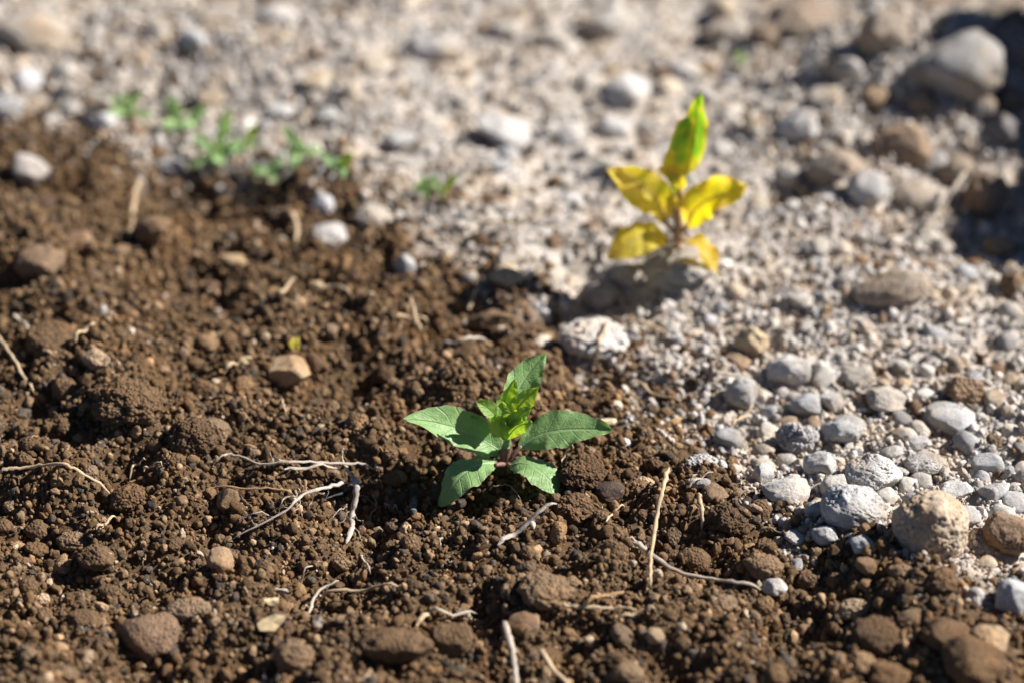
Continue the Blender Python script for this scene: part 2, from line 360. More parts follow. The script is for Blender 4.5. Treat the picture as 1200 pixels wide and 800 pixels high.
ST = [
 # right gravel, in focus
 (1090, 616, 90, 88, 'pitted', (.47, .37, .27), 'largest tan pitted stone with dark blotches among the grey gravel at right'),
 (1001, 595, 76, 58, 'pitted', WG, 'grey pitted egg shaped stone touching the left of the big tan stone'),
 (1024, 557, 64, 54, 'pitted', W, 'round whitish stone just behind the grey pitted stone'),
 (922, 577, 58, 44, 'angular', W, 'whitish angular stone at the brown soil edge, left of the grey pitted stone'),
 (1115, 490, 60, 38, 'smooth', WG, 'smooth pale grey oval stone above the gravel, near the right edge'),
 (1040, 469, 48, 34, 'stone', TG, 'wedge shaped pale stone left of the smooth oval stone'),
 (868, 463, 42, 46, 'smooth', WG, 'smooth grey stone with a shaded left face beside a curved twig'),
 (922, 432, 54, 40, 'stone', W, 'rough white lumpy stone right behind the smooth grey shaded stone'),
 (990, 503, 50, 38, 'stone', WG, 'light grey lump in the gravel behind the round whitish stone'),
 (935, 516, 52, 42, 'crumbly', (.36, .35, .35), 'rough blue grey crumbly lump at the dark left edge of the gravel'),
 (1086, 544, 50, 30, 'pitted', (.40, .37, .34), 'rough grey brown stone right of the round whitish stone'),
 (1190, 701, 50, 44, 'stone', WG, 'grey white stone cut by the right edge in brown soil'),
 (907, 688, 32, 26, 'stone', W, 'small whitish stone at the thick end of the long pale twig', ),
 (1182, 626, 60, 50, 'pitted', (.24, .165, .11), 'dark brown pitted rock at the right edge beside the largest tan stone'),
 (1157, 545, 36, 28, 'stone', WG, 'small grey stone near the right edge, above the two gravel wedges'),
 (1118, 574, 42, 28, 'angular', W, 'pale wedge stone directly behind the largest tan stone'),
 (1162, 578, 30, 26, 'angular', WG, 'little grey wedge stone above the dark brown pitted rock'),
 (1132, 605, 34, 24, 'stone', W, 'whitish pebble tucked against the right flank of the largest tan stone'),
 (933, 630, 28, 18, 'stone', W, 'little white stone in front of the whitish angular stone'),
 (966, 626, 30, 26, 'stone', WG, 'small grey pebble under the grey pitted stone, left side'),
 (1012, 638, 30, 22, 'stone', WG, 'small grey pebble below the grey pitted stone, right side'),
 (957, 598, 28, 26, 'stone', W, 'whitish pebble wedged between the angular and the grey pitted stone'),
 (894, 556, 25, 32, 'angular', W, 'upright whitish stone at the left end of the gravel'),
 (820, 543, 46, 26, 'crumbly', (.42, .40, .38), 'flat pale crumbly lump in the brown soil above two short straws'),
 (817, 566, 32, 14, 'stone', (.36, .33, .30), 'flat grey chip in the soil behind the short upright twig'),
 (960, 545, 36, 40, 'stone', W, 'whitish lump between the angular stone and the round stone'),
 (975, 470, 34, 26, 'stone', W, 'pale pebble midway between the wedge stone and the white lumpy stone'),
 (1005, 440, 40, 26, 'stone', TG, 'beige pebble behind the wedge shaped pale stone'),
 (1060, 508, 30, 20, 'stone', TG, 'small beige pebble between the smooth oval stone and round whitish stone'),
 (1075, 520, 26, 20, 'stone', W, 'pale pebble just above the rough grey brown stone'),
 (944, 475, 36, 30, 'stone', (.38, .37, .37), 'grey rough pebble below the white lumpy stone'),
 (1190, 590, 36, 24, 'stone', WG, 'grey pebble at the right edge just above the dark brown pitted rock'),
 (1130, 455, 44, 34, 'clod', (.24, .16, .10), 'brown clod in pale gravel above the smooth oval stone'),
 (1045, 530, 26, 18, 'stone', W, 'small white pebble above right of the round whitish stone'),
 # middle distance
 (695, 398, 84, 52, 'crumbly', (.60, .56, .52), 'white crumbly lump crossed by a straw behind the green plant'),
 (880, 402, 42, 40, 'clod', (.52, .40, .26), 'yellowish tan clod behind the white lumpy stone'),
 (865, 425, 40, 26, 'clod', (.30, .21, .14), 'brown clod in front of the yellowish tan clod'),
 (1045, 340, 92, 44, 'clod', BG, 'broad beige earth lump in the blurred gravel at right'),
 (940, 354, 42, 22, 'stone', TG, 'flat beige pebble left of the broad beige lump'),
 (1130, 323, 32, 28, 'stone', WG, 'pale pebble in the blurred gravel right of the beige lump'),
 (1172, 294, 40, 30, 'smooth', TN, 'tan rounded stone near the right edge in the blurred gravel'),
 (1187, 335, 32, 40, 'clod', TB, 'brown clod at the right edge below the tan rounded stone'),
 (1100, 290, 26, 24, 'stone', TG, 'beige pebble left of the tan rounded stone'),
 (705, 345, 46, 36, 'clod', (.42, .37, .32), 'beige lump in the shade of the yellow plant'),
 (740, 320, 50, 34, 'clod', (.38, .33, .28), 'broken crust edge just below the lower left yellow leaf'),
 (385, 276, 46, 28, 'crumbly', (.48, .46, .45), 'light grey lump on dark soil at the upper middle, lower of two'),
 (377, 240, 30, 28, 'crumbly', (.50, .49, .49), 'light grey lump on dark soil, upper of two'),
 (475, 312, 26, 32, 'stone', WG, 'pale blurred stone standing out of the brown soil edge'),
 (594, 322, 40, 30, 'clod', (.45, .35, .24), 'tan clod where the soil meets the shade of the yellow plant'),
 (549, 325, 22, 18, 'stone', WG, 'small pale pebble left of the tan clod at the soil edge'),
 (438, 255, 46, 34, 'clod', (.42, .38, .33), 'beige lump above the soil edge near the tiny lone seedling'),
 (634, 400, 26, 15, 'smooth', (.6, .52, .42), 'small cream pebble on brown soil left of the white crumbly lump'),
 (722, 474, 16, 12, 'smooth', (.7, .62, .5), 'tiny cream pebble right of the plant on brown soil'),
 (710, 495, 26, 10, 'smooth', (.7, .58, .38), 'flat cream chip behind the right leaf tip of the green plant'),
 (793, 494, 20, 12, 'smooth', (.6, .42, .2), 'small orange tan chip on soil above the short straws'),
 (731, 518, 22, 12, 'smooth', W, 'tiny white pebble right of the green plant'),
 # far, blurred
 (1117, 76, 126, 88, 'pitted', (.32, .30, .28), 'big angular grey rock with sunlit top in the shade at upper right'),
 (945, 30, 110, 66, 'clod', (.27, .21, .16), 'large brown earth lump at the top of the picture, right of centre'),
 (1035, 42, 62, 76, 'clod', (.34, .28, .22), 'beige brown lump between the large earth lump and the big angular rock'),
 (1057, 168, 74, 56, 'clod', (.27, .19, .13), 'brown block with a dark left side below the big angular rock'),
 (979, 196, 72, 54, 'clod', (.32, .26, .21), 'beige brown block casting shade to its left, right of the yellow plant'),
 (1017, 226, 46, 44, 'stone', W, 'white round stone in front of the two brown blocks'),
 (1078, 232, 70, 44, 'clod', (.38, .33, .28), 'beige lump right of the white round stone'),
 (1152, 232, 60, 64, 'clod', (.26, .19, .14), 'brown rounded rock half in shade at the right'),
 (935, 148, 48, 42, 'smooth', W, 'white blurred stone right of the yellow plant top'),
 (1027, 117, 34, 30, 'smooth', TN, 'small orange tan stone left of the shade of the big rock'),
 (1176, 152, 48, 40, 'stone', DG, 'dark grey stone lying in deep shade near the right edge'),
 (1188, 62, 40, 48, 'stone', (.30, .28, .26), 'grey rock cut by the right edge beside the big angular rock'),
 (1095, 190, 32, 26, 'stone', W, 'small white stone by the brown block and the thin root'),
 (960, 78, 30, 30, 'smooth', W, 'white pebble below the large earth lump, left of a pair'),
 (994, 80, 34, 30, 'smooth', W, 'white pebble below the large earth lump, right of a pair'),
 (968, 115, 44, 26, 'stone', TG, 'beige blurred stone above the white blurred stone'),
 (970, 235, 20, 16, 'stone', W, 'small white pebble in front of the beige brown block'),
 (592, 155, 72, 44, 'smooth', (.53, .50, .47), 'flat white slab stone at upper centre'),
 (733, 108, 58, 44, 'smooth', (.52, .49, .46), 'white stone with a shadow on its left above the yellow plant'),
 (722, 152, 44, 32, 'stone', W, 'white stone just below the shadowed white stone'),
 (665, 160, 48, 30, 'stone', W, 'pale stone between the flat slab and the yellow plant'),
 (712, 26, 56, 36, 'smooth', (.53, .49, .44), 'white blurred stone at the top centre of the picture'),
 (648, 46, 46, 28, 'stone', TG, 'beige blurred stone left of the top centre white stone'),
 (590, 36, 44, 24, 'stone', TG, 'beige blurred stone near the top, right of the long pale stone'),
 (515, 58, 76, 34, 'smooth', W, 'long pale blurred stone near the top'),
 (438, 78, 46, 30, 'smooth', (.50, .46, .40), 'cream blurred stone left of the long pale stone'),
 (373, 95, 44, 27, 'smooth', (.52, .45, .36), 'cream oval stone above the seedlings'),
 (228, 50, 42, 32, 'smooth', WG, 'blue white stone with a dark shadow at the upper left'),
 (40, 38, 84, 56, 'stone', TG, 'big beige boulder cut near the upper left corner'),
 (185, 35, 34, 26, 'smooth', TG, 'beige stone between the upper left boulder and the blue white stone'),
 (250, 20, 50, 26, 'smooth', TG, 'beige flat stone at the top left edge of the picture'),
 (325, 20, 56, 28, 'smooth', W, 'pale stone at the top edge above the cream oval stone'),
 (39, 198, 52, 36, 'smooth', (.42, .37, .33), 'single grey beige stone on the dark soil at upper left'),
 (10, 125, 42, 24, 'smooth', WG, 'pale flat stone at the left edge above the brown soil'),
 (122, 142, 30, 22, 'stone', W, 'pale stone behind the leftmost seedling'),
 (85, 128, 28, 20, 'stone', W, 'pale stone left of the leftmost seedling'),
 (196, 195, 44, 18, 'stone', WG, 'grey flat stone half shaded under the seedlings'),
 (245, 115, 40, 26, 'stone', TG, 'beige stone behind the middle seedlings'),
 (330, 130, 36, 22, 'stone', W, 'pale stone behind the yellow tipped seedling'),
 (383, 135, 30, 24, 'stone', W, 'white stone at the right end of the seedling row'),
 (470, 165, 40, 24, 'stone', W, 'white stone left of the flat slab stone'),
 (587, 195, 26, 18, 'stone', WG, 'small grey stone below the flat slab stone'),
 (670, 235, 30, 16, 'smooth', W, 'small cream stone left of the upper left yellow leaf'),
 (805, 85, 44, 26, 'stone', W, 'pale stone above the tip of the yellow plant'),
 (1080, 118, 44, 34, 'clod', (.26, .20, .15), 'brown clod leaning on the left foot of the big angular rock'),
 (1150, 125, 40, 30, 'stone', (.30, .27, .24), 'grey brown stone at the right foot of the big angular rock'),
 (1120, 198, 44, 32, 'clod', (.30, .24, .18), 'brownish lump between the brown block and the rounded rock'),
 (1185, 118, 36, 30, 'clod', (.24, .19, .15), 'brown clod at the right edge above the dark grey stone'),
 (1170, 20, 70, 44, 'clod', (.24, .20, .165), 'dark brown lump in the top right corner'),
 (1095, 8, 60, 34, 'clod', (.24, .19, .15), 'brown lump on the top edge left of the corner lump'),
 (900, 45, 50, 36, 'clod', (.26, .20, .15), 'brown clod leaning on the left of the large earth lump'),
 (1125, 268, 34, 26, 'stone', (.36, .33, .30), 'greyish stone below the brown rounded rock'),
 (806, 318, 60, 36, 'crumbly', (.43, .39, .35), 'pale crumbly clod at the foot of the yellow plant'),
 (850, 35, 54, 30, 'clod', (.42, .37, .32), 'beige lump left of the large brown earth lump'),
]
for row in ST: hero(*row)
SC = [
 (150, 474, 88, 62, 'crumbly', BR, 'largest dark crumbly clod at the left middle'),
 (223, 515, 64, 60, 'crumbly', DB, 'round dark crumbly clod left of the white root tangle'),
 (252, 505, 38, 34, 'clod', TB, 'smooth lighter clod right behind the round dark clod'),
 (148, 584, 50, 34, 'clod', BR, 'oval brown clod below the round dark clod'),
 (175, 745, 80, 62, 'clod', (.19, .12, .075), 'big smooth rounded clod near the bottom left'),
 (258, 660, 34, 38, 'stone', (.33, .22, .13), 'tan faceted pebble in the soil above the big rounded clod'),
 (340, 436, 50, 38, 'angular', (.44, .31, .19), 'light tan stone on brown soil below the yellow petal'),
 (271, 586, 34, 30, 'angular', TB, 'angular clod beneath the brown straw'),
 (48, 308, 60, 40, 'clod', (.22, .145, .09), 'elongated lighter clod at the left edge of the blurred soil'),
 (90, 282, 40, 26, 'smooth', (.26, .17, .11), 'smooth tan clod right of the elongated clod'),
 (243, 404, 28, 24, 'clod', TB, 'round clod between the largest clod and the tan stone'),
 (268, 400, 26, 22, 'clod', BR, 'small dark clod touching the round clod on its right'),
 (345, 770, 50, 52, 'crumbly', TB, 'rounded crumbly clod at the bottom left of centre'),
 (222, 716, 62, 32, 'clod', (.24, .16, .10), 'flat tan clod right behind the big rounded clod'),
 (98, 728, 46, 32, 'clod', BR, 'brown clod left of the big rounded clod'),
 (70, 760, 22, 18, 'smooth', TN, 'small tan pebble near the bottom left corner'),
 (36, 770, 26, 20, 'clod', TB, 'small round clod in the bottom left corner'),
 (463, 755, 92, 42, 'crumbly', BR, 'wide crumbly clump at the bottom, left of centre'),
 (530, 748, 52, 46, 'clod', BR, 'clod right of the wide crumbly clump at the bottom'),
 (640, 692, 70, 44, 'crumbly', TB, 'light brown crumbly clump in front of the green plant'),
 (613, 730, 40, 26, 'smooth', (.25, .16, .10), 'smooth oval pebble below the light brown crumbly clump'),
 (683, 553, 60, 42, 'crumbly', DB, 'dark crumbly clod right of the green plant, upper one'),
 (672, 598, 50, 42, 'crumbly', BR, 'brown crumbly clod right of the green plant, lower one'),
 (715, 575, 36, 26, 'angular', (.10, .075, .065), 'dark flat clod right of the two crumbly clods'),
 (112, 655, 46, 32, 'clod', BR, 'brown crumbly clod below the short pale straw at left'),
 (42, 622, 32, 26, 'clod', BR, 'round brown clod near the left edge'),
 (88, 632, 44, 26, 'clod', TB, 'lighter clod right of the round brown clod at the left'),
 (112, 420, 34, 28, 'clod', TN, 'pale tan clod above the largest dark clod'),
 (60, 400, 60, 42, 'clod', BR, 'wide brown clod at the left below the small straws'),
 (848, 706, 34, 22, 'clod', TB, 'round clod in the soil below the long pale twig'),
 (1030, 744, 72, 46, 'crumbly', DB, 'dark crumbly clod at the lower right'),
 (1108, 742, 62, 40, 'clod', BR, 'brown clod right of the dark crumbly clod, lower right'),
 (1145, 775, 84, 58, 'clod', BR, 'big brown clod in the bottom right corner'),
 (1102, 682, 46, 36, 'crumbly', BR, 'dark brown clod below the largest tan stone'),
 (1160, 750, 50, 34, 'clod', TN, 'pale tan lump behind the big clod in the bottom right corner'),
 (1000, 713, 44, 24, 'clod', TN, 'tan clod behind the dark crumbly clod at the lower right'),
 (1066, 724, 34, 22, 'smooth', TB, 'smooth brown pebble right of the tan clod, lower right'),
 (1010, 778, 36, 28, 'clod', TB, 'brown clod below the dark crumbly clod at the lower right'),
 (1045, 795, 60, 40, 'clod', BR, 'clod cut by the bottom edge at the right'),
 (895, 661, 50, 30, 'clod', TB, 'lumpy brown clod right above the thick end of the twig'),
 (838, 577, 34, 24, 'angular', TB, 'tan block shaped clod right of the short upright twig'),
 (850, 612, 52, 46, 'crumbly', DB, 'dark crumbly clump at the soil edge left of the white stones'),
 (813, 656, 40, 30, 'clod', BR, 'brown clod above the middle of the long pale twig'),
 (1015, 661, 28, 20, 'smooth', TB, 'smooth brown pebble in front of the grey pitted stone'),
 (1055, 669, 30, 22, 'clod', TB, 'brown pebble in front of the largest tan stone'),
 (948, 680, 30, 24, 'clod', BR, 'brown clod right of the small stone at the twig end'),
 (980, 679, 24, 20, 'clod', BR, 'small dark clod between twig end and largest tan stone'),
 (180, 268, 44, 34, 'clod', TB, 'blurred tan clod on the dark soil at upper left'),
 (275, 307, 40, 15, 'smooth', (.48, .35, .21), 'flat cream tan flake stone on the blurred soil'),
 (140, 295, 26, 18, 'clod', TB, 'small blurred clod below the blurred tan clod'),
 (575, 375, 60, 22, 'clod', TB, 'flat clod above the green plant in blurred soil'),
 (460, 440, 40, 26, 'clod', BR, 'brown clod beside the dark hollow above the green plant'),
 (545, 415, 36, 26, 'clod', BR, 'brown clod left above the green plant'),
 (260, 745, 24, 22, 'clod', BR, 'small clod right of the big rounded clod at the bottom left'),
 (735, 790, 40, 30, 'clod', TB, 'tan clod cut by the bottom edge right of centre'),
 (30, 540, 24, 22, 'clod', BR, 'round clod just above the curved pale straw at left'),
 (400, 660, 26, 20, 'clod', TB, 'lighter clod in front of the white root tangle'),
 (768, 745, 22, 20, 'smooth', TN, 'small orange tan pebble in the foreground soil'),
]
for row in SC: hero(*row, name='soil_clod', cat='soil clod')
for x, y, r in KEEP[:]: pass
# unseen boulders added beyond the frame to cast the shade in the upper right corner
def shade_rock(px, py, rx, ry, rz, label, sink=.25):
    P, F = rock_verts(5, int(px+py) % 997, 'clod'); p = atz(px, py, 0); p[2] = rz*(1-2*sink)
    o = link('boulder', np_mesh('boulder', P*np.array([rx, ry, rz]), F, M_clod)); o.location = p; o.color = rgb((.27, .22, .18))
    tag(o, label, 'shading rock'); KEEP.append((p[0], p[1], max(rx, ry)*.9))
shade_rock(1475, 95, .115, .11, .128, 'unseen brown boulder added beyond the right edge to shade the corner stones')
shade_rock(1200, -180, .16, .06, .16, 'unseen brown boulder added for shade above the top right, leftmost of its group')
shade_rock(1430, 240, .080, .06, .075, 'low unseen brown boulder added for shade beyond the right edge, nearest the viewer')
shade_rock(1440, -125, .11, .09, .15, 'unseen brown boulder added for shade beyond the top right corner, farther than its neighbour')

# ------------------------------------------------------------------ plants
def bez(P, s):
    P = [np.asarray(p, float) for p in P]; s = s[:, None]
    if len(P) == 3: return (1-s)**2*P[0]+2*s*(1-s)*P[1]+s*s*P[2]
    return (1-s)**3*P[0]+3*s*(1-s)**2*P[1]+3*s*s*(1-s)*P[2]+s**3*P[3]
def tube_mesh(name, C, R, mat, sides=8, flat=1.0):
    C = np.asarray(C, float); n = len(C); T = np.gradient(C, axis=0); T /= np.linalg.norm(T, axis=1, keepdims=True)+1e-12
    up = np.array([0, 0, 1.0]) if abs(T[:, 2]).mean() < .8 else np.array([0, 1.0, 0])
    S = np.cross(T, up); S /= np.linalg.norm(S, axis=1, keepdims=True)+1e-12; U = np.cross(S, T)
    V = []; uv = []
    L = np.concatenate([[0], np.cumsum(np.linalg.norm(np.diff(C, axis=0), axis=1))])
    for k in range(sides+1):
        a = 2*math.pi*k/sides; V.append(C+R[:, None]*(S*math.cos(a)+U*math.sin(a)*flat)); uv.append(np.stack([np.full(n, k/sides), L*100], 1))
    V = np.stack(V, 1).reshape(-1, 3); uv = np.stack(uv, 1).reshape(-1, 2); F = []
    m = sides+1
    for i in range(n-1):
        for k in range(sides): F.append((i*m+k, i*m+k+1, (i+1)*m+k+1, (i+1)*m+k))
    me = np_mesh(name, V, F, mat, uv)
    bm = bmesh.new(); bm.from_mesh(me)
    bm.verts.ensure_lookup_table()
    for i0 in (0, (n-1)*m):
        try: bm.faces.new([bm.verts[i0+k] for k in range(sides)])
        except ValueError: pass
    bm.to_mesh(me); bm.free(); return me
def leaf(parent, pts, width, mat, org, nrm=(0, -.45, 1), fold=.25, wave=.05, teeth=.075, nt_=8, seed=1, rib=None, a=.80, b=.80, name='leaf', label=None, twist=0.0, ns=44, nv=14, curl=0.0):
    s = np.linspace(0, 1, ns); C = bez(pts, s); T = np.gradient(C, axis=0); T /= np.linalg.norm(T, axis=1, keepdims=True)
    nr = np.array(nrm, float); nr /= np.linalg.norm(nr)
    S = np.cross(T, nr); S /= np.linalg.norm(S, axis=1, keepdims=True); U = np.cross(S, T)
    if twist:
        an = twist*s[:, None]; S, U = S*np.cos(an)+U*np.sin(an), U*np.cos(an)-S*np.sin(an)
    smax = a/(a+b); pk = smax**a*(1-smax)**b
    wd = width/2*np.clip(s, 0, 1)**a*(1-s)**b/pk; wd = np.maximum(wd, width*.012)
    rng = np.random.default_rng(seed); V = []; uv = []
    for k in range(nv+1):
        v = k/nv*2-1; side = 0 if v < 0 else 1
        ph = (s*nt_+side*.37) % 1.0; saw = (ph**1.5)*np.clip(np.sin(s*math.pi)*1.6, 0, 1)
        e = wd*(1+teeth*(saw-.3)*abs(v)**6+.03*np.sin(s*23+seed*3+side*2)*abs(v)**2)
        off = fold*wd*abs(v)**1.3 - curl*wd*abs(v)**3 + wave*width*np.sin(s*13+seed+side*2.1)*v*v + .02*width*np.sin(s*31+v*4+seed)*abs(v)
        V.append(C+S*(e*v)[:, None]+U*off[:, None]); uv.append(np.stack([s, np.full(ns, (v+1)/2)], 1))
    V = np.stack(V, 1).reshape(-1, 3)-org; uv = np.stack(uv, 1).reshape(-1, 2); m = nv+1
    F = [(i*m+k, i*m+k+1, (i+1)*m+k+1, (i+1)*m+k) for i in range(ns-1) for k in range(nv)]
    o = link(name, np_mesh(name, V, F, mat, uv), parent)
    if label: o['label'] = label
    if rib is not None:
        sl = slice(0, ns-4)
        r = link('midrib', tube_mesh('midrib', (C-U*width*.012)[sl]-org, np.linspace(width*.032, width*.008, ns)[sl], rib, 6), o)
    return o
def stalk(parent, pts, r0, r1, mat, org, name='stem', n=14):
    s = np.linspace(0, 1, n); C = bez(pts, s)-org
    return link(name, tube_mesh(name, C, r0+(r1-r0)*s, mat, 10), parent)

# green plant, in focus
gb = ground_at(593, 553); KEEP.append((gb[0], gb[1], .004)); gy0 = gb[1]
def G(px, py, dy): return ray_y(px, py, gy0+dy)
g = empty('green_plant', gb, 'sharp green broad leaved weed plant growing in brown soil', 'plant')
stalk(g, [gb-np.array([0, 0, .006]), G(590, 538, .001), G(595, 518, .001)], .0034, .0022, M_stem, gb)
stalk(g, [G(594, 523, 0), G(596, 505, 0), G(601, 482, .0)], .0018, .0010, M_gstem, gb, 'upper_stem')
def petiole(a, m_, b): stalk(g, [a, m_, b], .0016, .0011, M_stem, gb, 'leaf_stalk', 10)
petiole(G(592, 540, 0), G(590, 534, 0), G(586, 528, .002)); petiole(G(595, 540, 0), G(601, 532, 0), G(611, 522, .003))
petiole(G(592, 544, -.001), G(587, 543, -.003), G(580, 545, -.006)); petiole(G(594, 544, -.001), G(597, 544, -.003), G(600, 548, -.005))
LF = dict(rib=M_rib)
leaf(g, [G(591, 532, .001), G(566, 513, .006), G(530, 494, .006), G(473, 490, -.003)], .0205, M_leaf, gb, nrm=(-.1, -.55, 1), fold=.28, seed=3, nt_=9, **LF)
leaf(g, [G(608, 525, .002), G(640, 498, .006), G(672, 503, .004), G(717, 503, -.002)], .0208, M_leaf, gb, nrm=(.5, -.45, 1), fold=.16, seed=8, nt_=9, **LF)
leaf(g, [G(583, 544, -.004), G(556, 535, -.010), G(532, 560, -.022), G(516, 593, -.026)], .0200, M_leaf, gb, nrm=(-.55, -.5, 1), fold=-.10, seed=5, nt_=7, **LF)
leaf(g, [G(596, 546, -.004), G(618, 534, -.008), G(640, 552, -.018), G(659, 583, -.024)], .0185, M_leaf, gb, nrm=(.6, -.4, 1), fold=-.08, seed=6, nt_=7, **LF)
leaf(g, [G(588, 533, .002), G(577, 524, .008), G(563, 508, .012), G(553, 486, .010)], .0150, M_leaf, gb, nrm=(.1, -.8, .8), fold=.2, seed=12, nt_=6, label='shaded back leaf behind the left leaf', **LF)
leaf(g, [G(598, 492, .002), G(597, 466, .012), G(614, 440, .020), G(640, 414, .026)], .0165, M_leaf, gb, nrm=(.45, -.45, .8), fold=.35, seed=9, nt_=7, label='tall upright top leaf', **LF)
leaf(g, [G(597, 494, .002), G(585, 478, .008), G(592, 460, .008), G(604, 445, .006)], .0120, M_young, gb, nrm=(.6, -.7, .6), fold=.3, seed=10, nt_=6, **LF)
leaf(g, [G(597, 500, -.002), G(601, 480, -.003), G(615, 468, -.002), G(631, 454, .0)], .0105, M_young, gb, nrm=(.2, -.8, .7), fold=.35, seed=13, nt_=6, **LF)
leaf(g, [G(592, 508, -.001), G(583, 488, -.002), G(573, 476, -.001), G(558, 471, .001)], .0090, M_young, gb, nrm=(.4, -.8, .9), fold=.4, seed=14, nt_=5, **LF)
leaf(g, [G(593, 516, -.002), G(584, 506, -.006), G(585, 494, -.006), G(580, 485, -.003)], .0100, M_young, gb, nrm=(-.4, -1, .25), fold=.15, seed=15, nt_=5, **LF)
leaf(g, [G(594, 515, -.002), G(602, 500, -.005), G(612, 494, -.007), G(624, 495, -.008)], .0085, M_young, gb, nrm=(.1, -.9, .6), fold=.3, seed=16, nt_=5, curl=.3, **LF)
leaf(g, [G(597, 500, -.003), G(606, 488, -.006), G(612, 482, -.006), G(622, 478, -.004)], .0070, M_young, gb, nrm=(.3, -.8, .7), fold=.3, seed=18, nt_=5, wave=.12, **LF)
leaf(g, [G(594, 500, -.003), G(588, 490, -.006), G(590, 480, -.006), G(588, 470, -.003)], .0070, M_young, gb, nrm=(.2, -.9, .4), fold=.3, seed=19, nt_=5, wave=.12, **LF)
leaf(g, [G(595, 505, -.002), G(594, 494, -.004), G(597, 486, -.003), G(598, 475, .0)], .0075, M_young, gb, nrm=(-.2, -1, .2), fold=.4, seed=17, nt_=5, **LF)

# yellow plant, blurred
yb = ground_at(793, 292); yy0 = yb[1]
def Yp(px, py, dy): return ray_y(px, py, yy0+dy)
y = empty('yellow_plant', yb, 'blurred withering plant with yellow leaves and green top on pale ground', 'plant')
stalk(y, [yb-np.array([0, 0, .006]), Yp(796, 270, 0), Yp(793, 250, 0)], .0028, .0020, M_yrib, yb)
stalk(y, [Yp(793, 252, 0), Yp(795, 240, 0), Yp(797, 222, 0)], .0024, .0016, M_yrib, yb, 'upper_stem')
for q1, q2, q3 in (((793, 275, 0), (786, 268, .0), (777, 258, .0)), ((794, 277, 0), (800, 272, 0), (808, 262, .002)), ((792, 280, 0), (788, 282, -.003), (782, 283, -.004)), ((794, 280, 0), (801, 280, -.003), (807, 284, -.004))):
    stalk(y, [Yp(*q1), Yp(*q2), Yp(*q3)], .0018, .0013, M_yrib, yb, 'leaf_stalk', 10)
LY = dict(rib=M_yrib, wave=.16, teeth=.06)
leaf(y, [Yp(778, 262, 0), Yp(782, 232, .002), Yp(745, 215, -.004), Yp(712, 200, -.004)], .0215, M_yellow, yb, nrm=(-.15, -1, .75), fold=.25, seed=21, **LY)
leaf(y, [Yp(784, 284, -.003), Yp(764, 262, -.012), Yp(735, 285, -.020), Yp(711, 303, -.022)], .0210, M_yellow, yb, nrm=(-.35, -.6, 1), fold=-.05, seed=22, rib=M_yrib, wave=.05, teeth=.05)
leaf(y, [Yp(806, 268, 0), Yp(812, 232, -.002), Yp(845, 226, -.008), Yp(876, 219, -.010)], .0205, M_yellow, yb, nrm=(.1, -.8, .9), fold=.30, seed=23, **LY)
leaf(y, [Yp(805, 282, -.004), Yp(820, 276, -.010), Yp(830, 296, -.020), Yp(841, 321, -.024)], .0120, M_yellow, yb, nrm=(.55, -.7, .8), fold=.15, seed=24, **LY)
leaf(y, [Yp(796, 230, 0), Yp(782, 190, -.002), Yp(800, 160, -.002), Yp(806, 136, 0)], .0150, M_limeleaf, yb, nrm=(.3, -1, .15), fold=.35, seed=25, label='green lower top leaf with yellow patches', **LY)
leaf(y, [Yp(803, 206, .002), Yp(818, 180, .003), Yp(814, 140, .002), Yp(822, 108, .0)], .0135, M_limeleaf, yb, nrm=(-.3, -1, .2), fold=.35, seed=26, label='green uppermost leaf with yellow margin', **LY)
leaf(y, [Yp(796, 226, -.002), Yp(802, 210, -.004), Yp(788, 202, -.004), Yp(770, 198, -.002)], .0085, M_yellow, yb, nrm=(-.2, -1, .6), fold=.2, seed=27, **LY)

# seedlings
def seedling(base, tips, wid, label, lift=.004, yellow=()):
    b = ground_at(*base); e = empty('seedling', b, label, 'seedling', 'small green seedlings in the blurred background'); KEEP.append((b[0], b[1], .004))
    hub = ray_y(base[0], base[1]-6, b[1])
    stalk(e, [b-np.array([0, 0, .004]), (b+hub)/2, hub], .0016, .0012, M_gstem, b, 'stem', 6)
    r_ = random.Random(int(base[0])); tips = list(tips)+[(a_*.55+base[0]*.45+r_.uniform(-12, 12), b_*.6+base[1]*.4-r_.uniform(-2, 16)) for a_, b_ in tips]
    for i, (tx, ty) in enumerate(tips):
        dy = -.006 if ty > base[1]-8 else .003
        tp = ray_y(tx, ty, b[1]+dy)
        tp[2] = max(tp[2], h1(tp[0], tp[1])+.003); mid = (hub+tp)/2+np.array([0, 0, .004])
        leaf(e, [hub, mid, tp], wid*(.62 if i < len(tips)/2 else .36), M_limeleaf if i in yellow else M_seed, b, nrm=(.1*(i-1), -.8, .7), fold=.2, teeth=0, seed=40+i, ns=16, nv=6, a=.7, b=.45)
seedling((150, 140), [(129, 114), (166, 106), (127, 153), (178, 138)], .0085, 'leftmost green seedling with two upright leaves')
seedling((207, 150), [(194, 116), (202, 113), (192, 162), (216, 152)], .0085, 'second seedling from the left with a narrow upright pair')
seedling((230, 152), [(239, 124), (221, 132), (216, 150)], .0085, 'small third seedling just left of the biggest one')
seedling((253, 190), [(228, 158), (269, 128), (224, 197), (285, 168), (262, 196)], .0105, 'biggest spreading seedling in the middle of the row')
seedling((286, 178), [(303, 148), (276, 186), (300, 172)], .0085, 'seedling with a yellow green tip right of the biggest one', yellow=(0,))
seedling((314, 212), [(294, 197), (326, 215), (331, 188)], .0095, 'low seedling nearest the viewer, below the row')
seedling((352, 190), [(333, 148), (340, 198), (376, 176), (345, 165)], .0095, 'tall seedling right of the yellow tipped one')
seedling((398, 208), [(376, 180), (413, 180), (404, 216), (386, 192)], .0085, 'last seedling at the right end of the row', yellow=(1,))
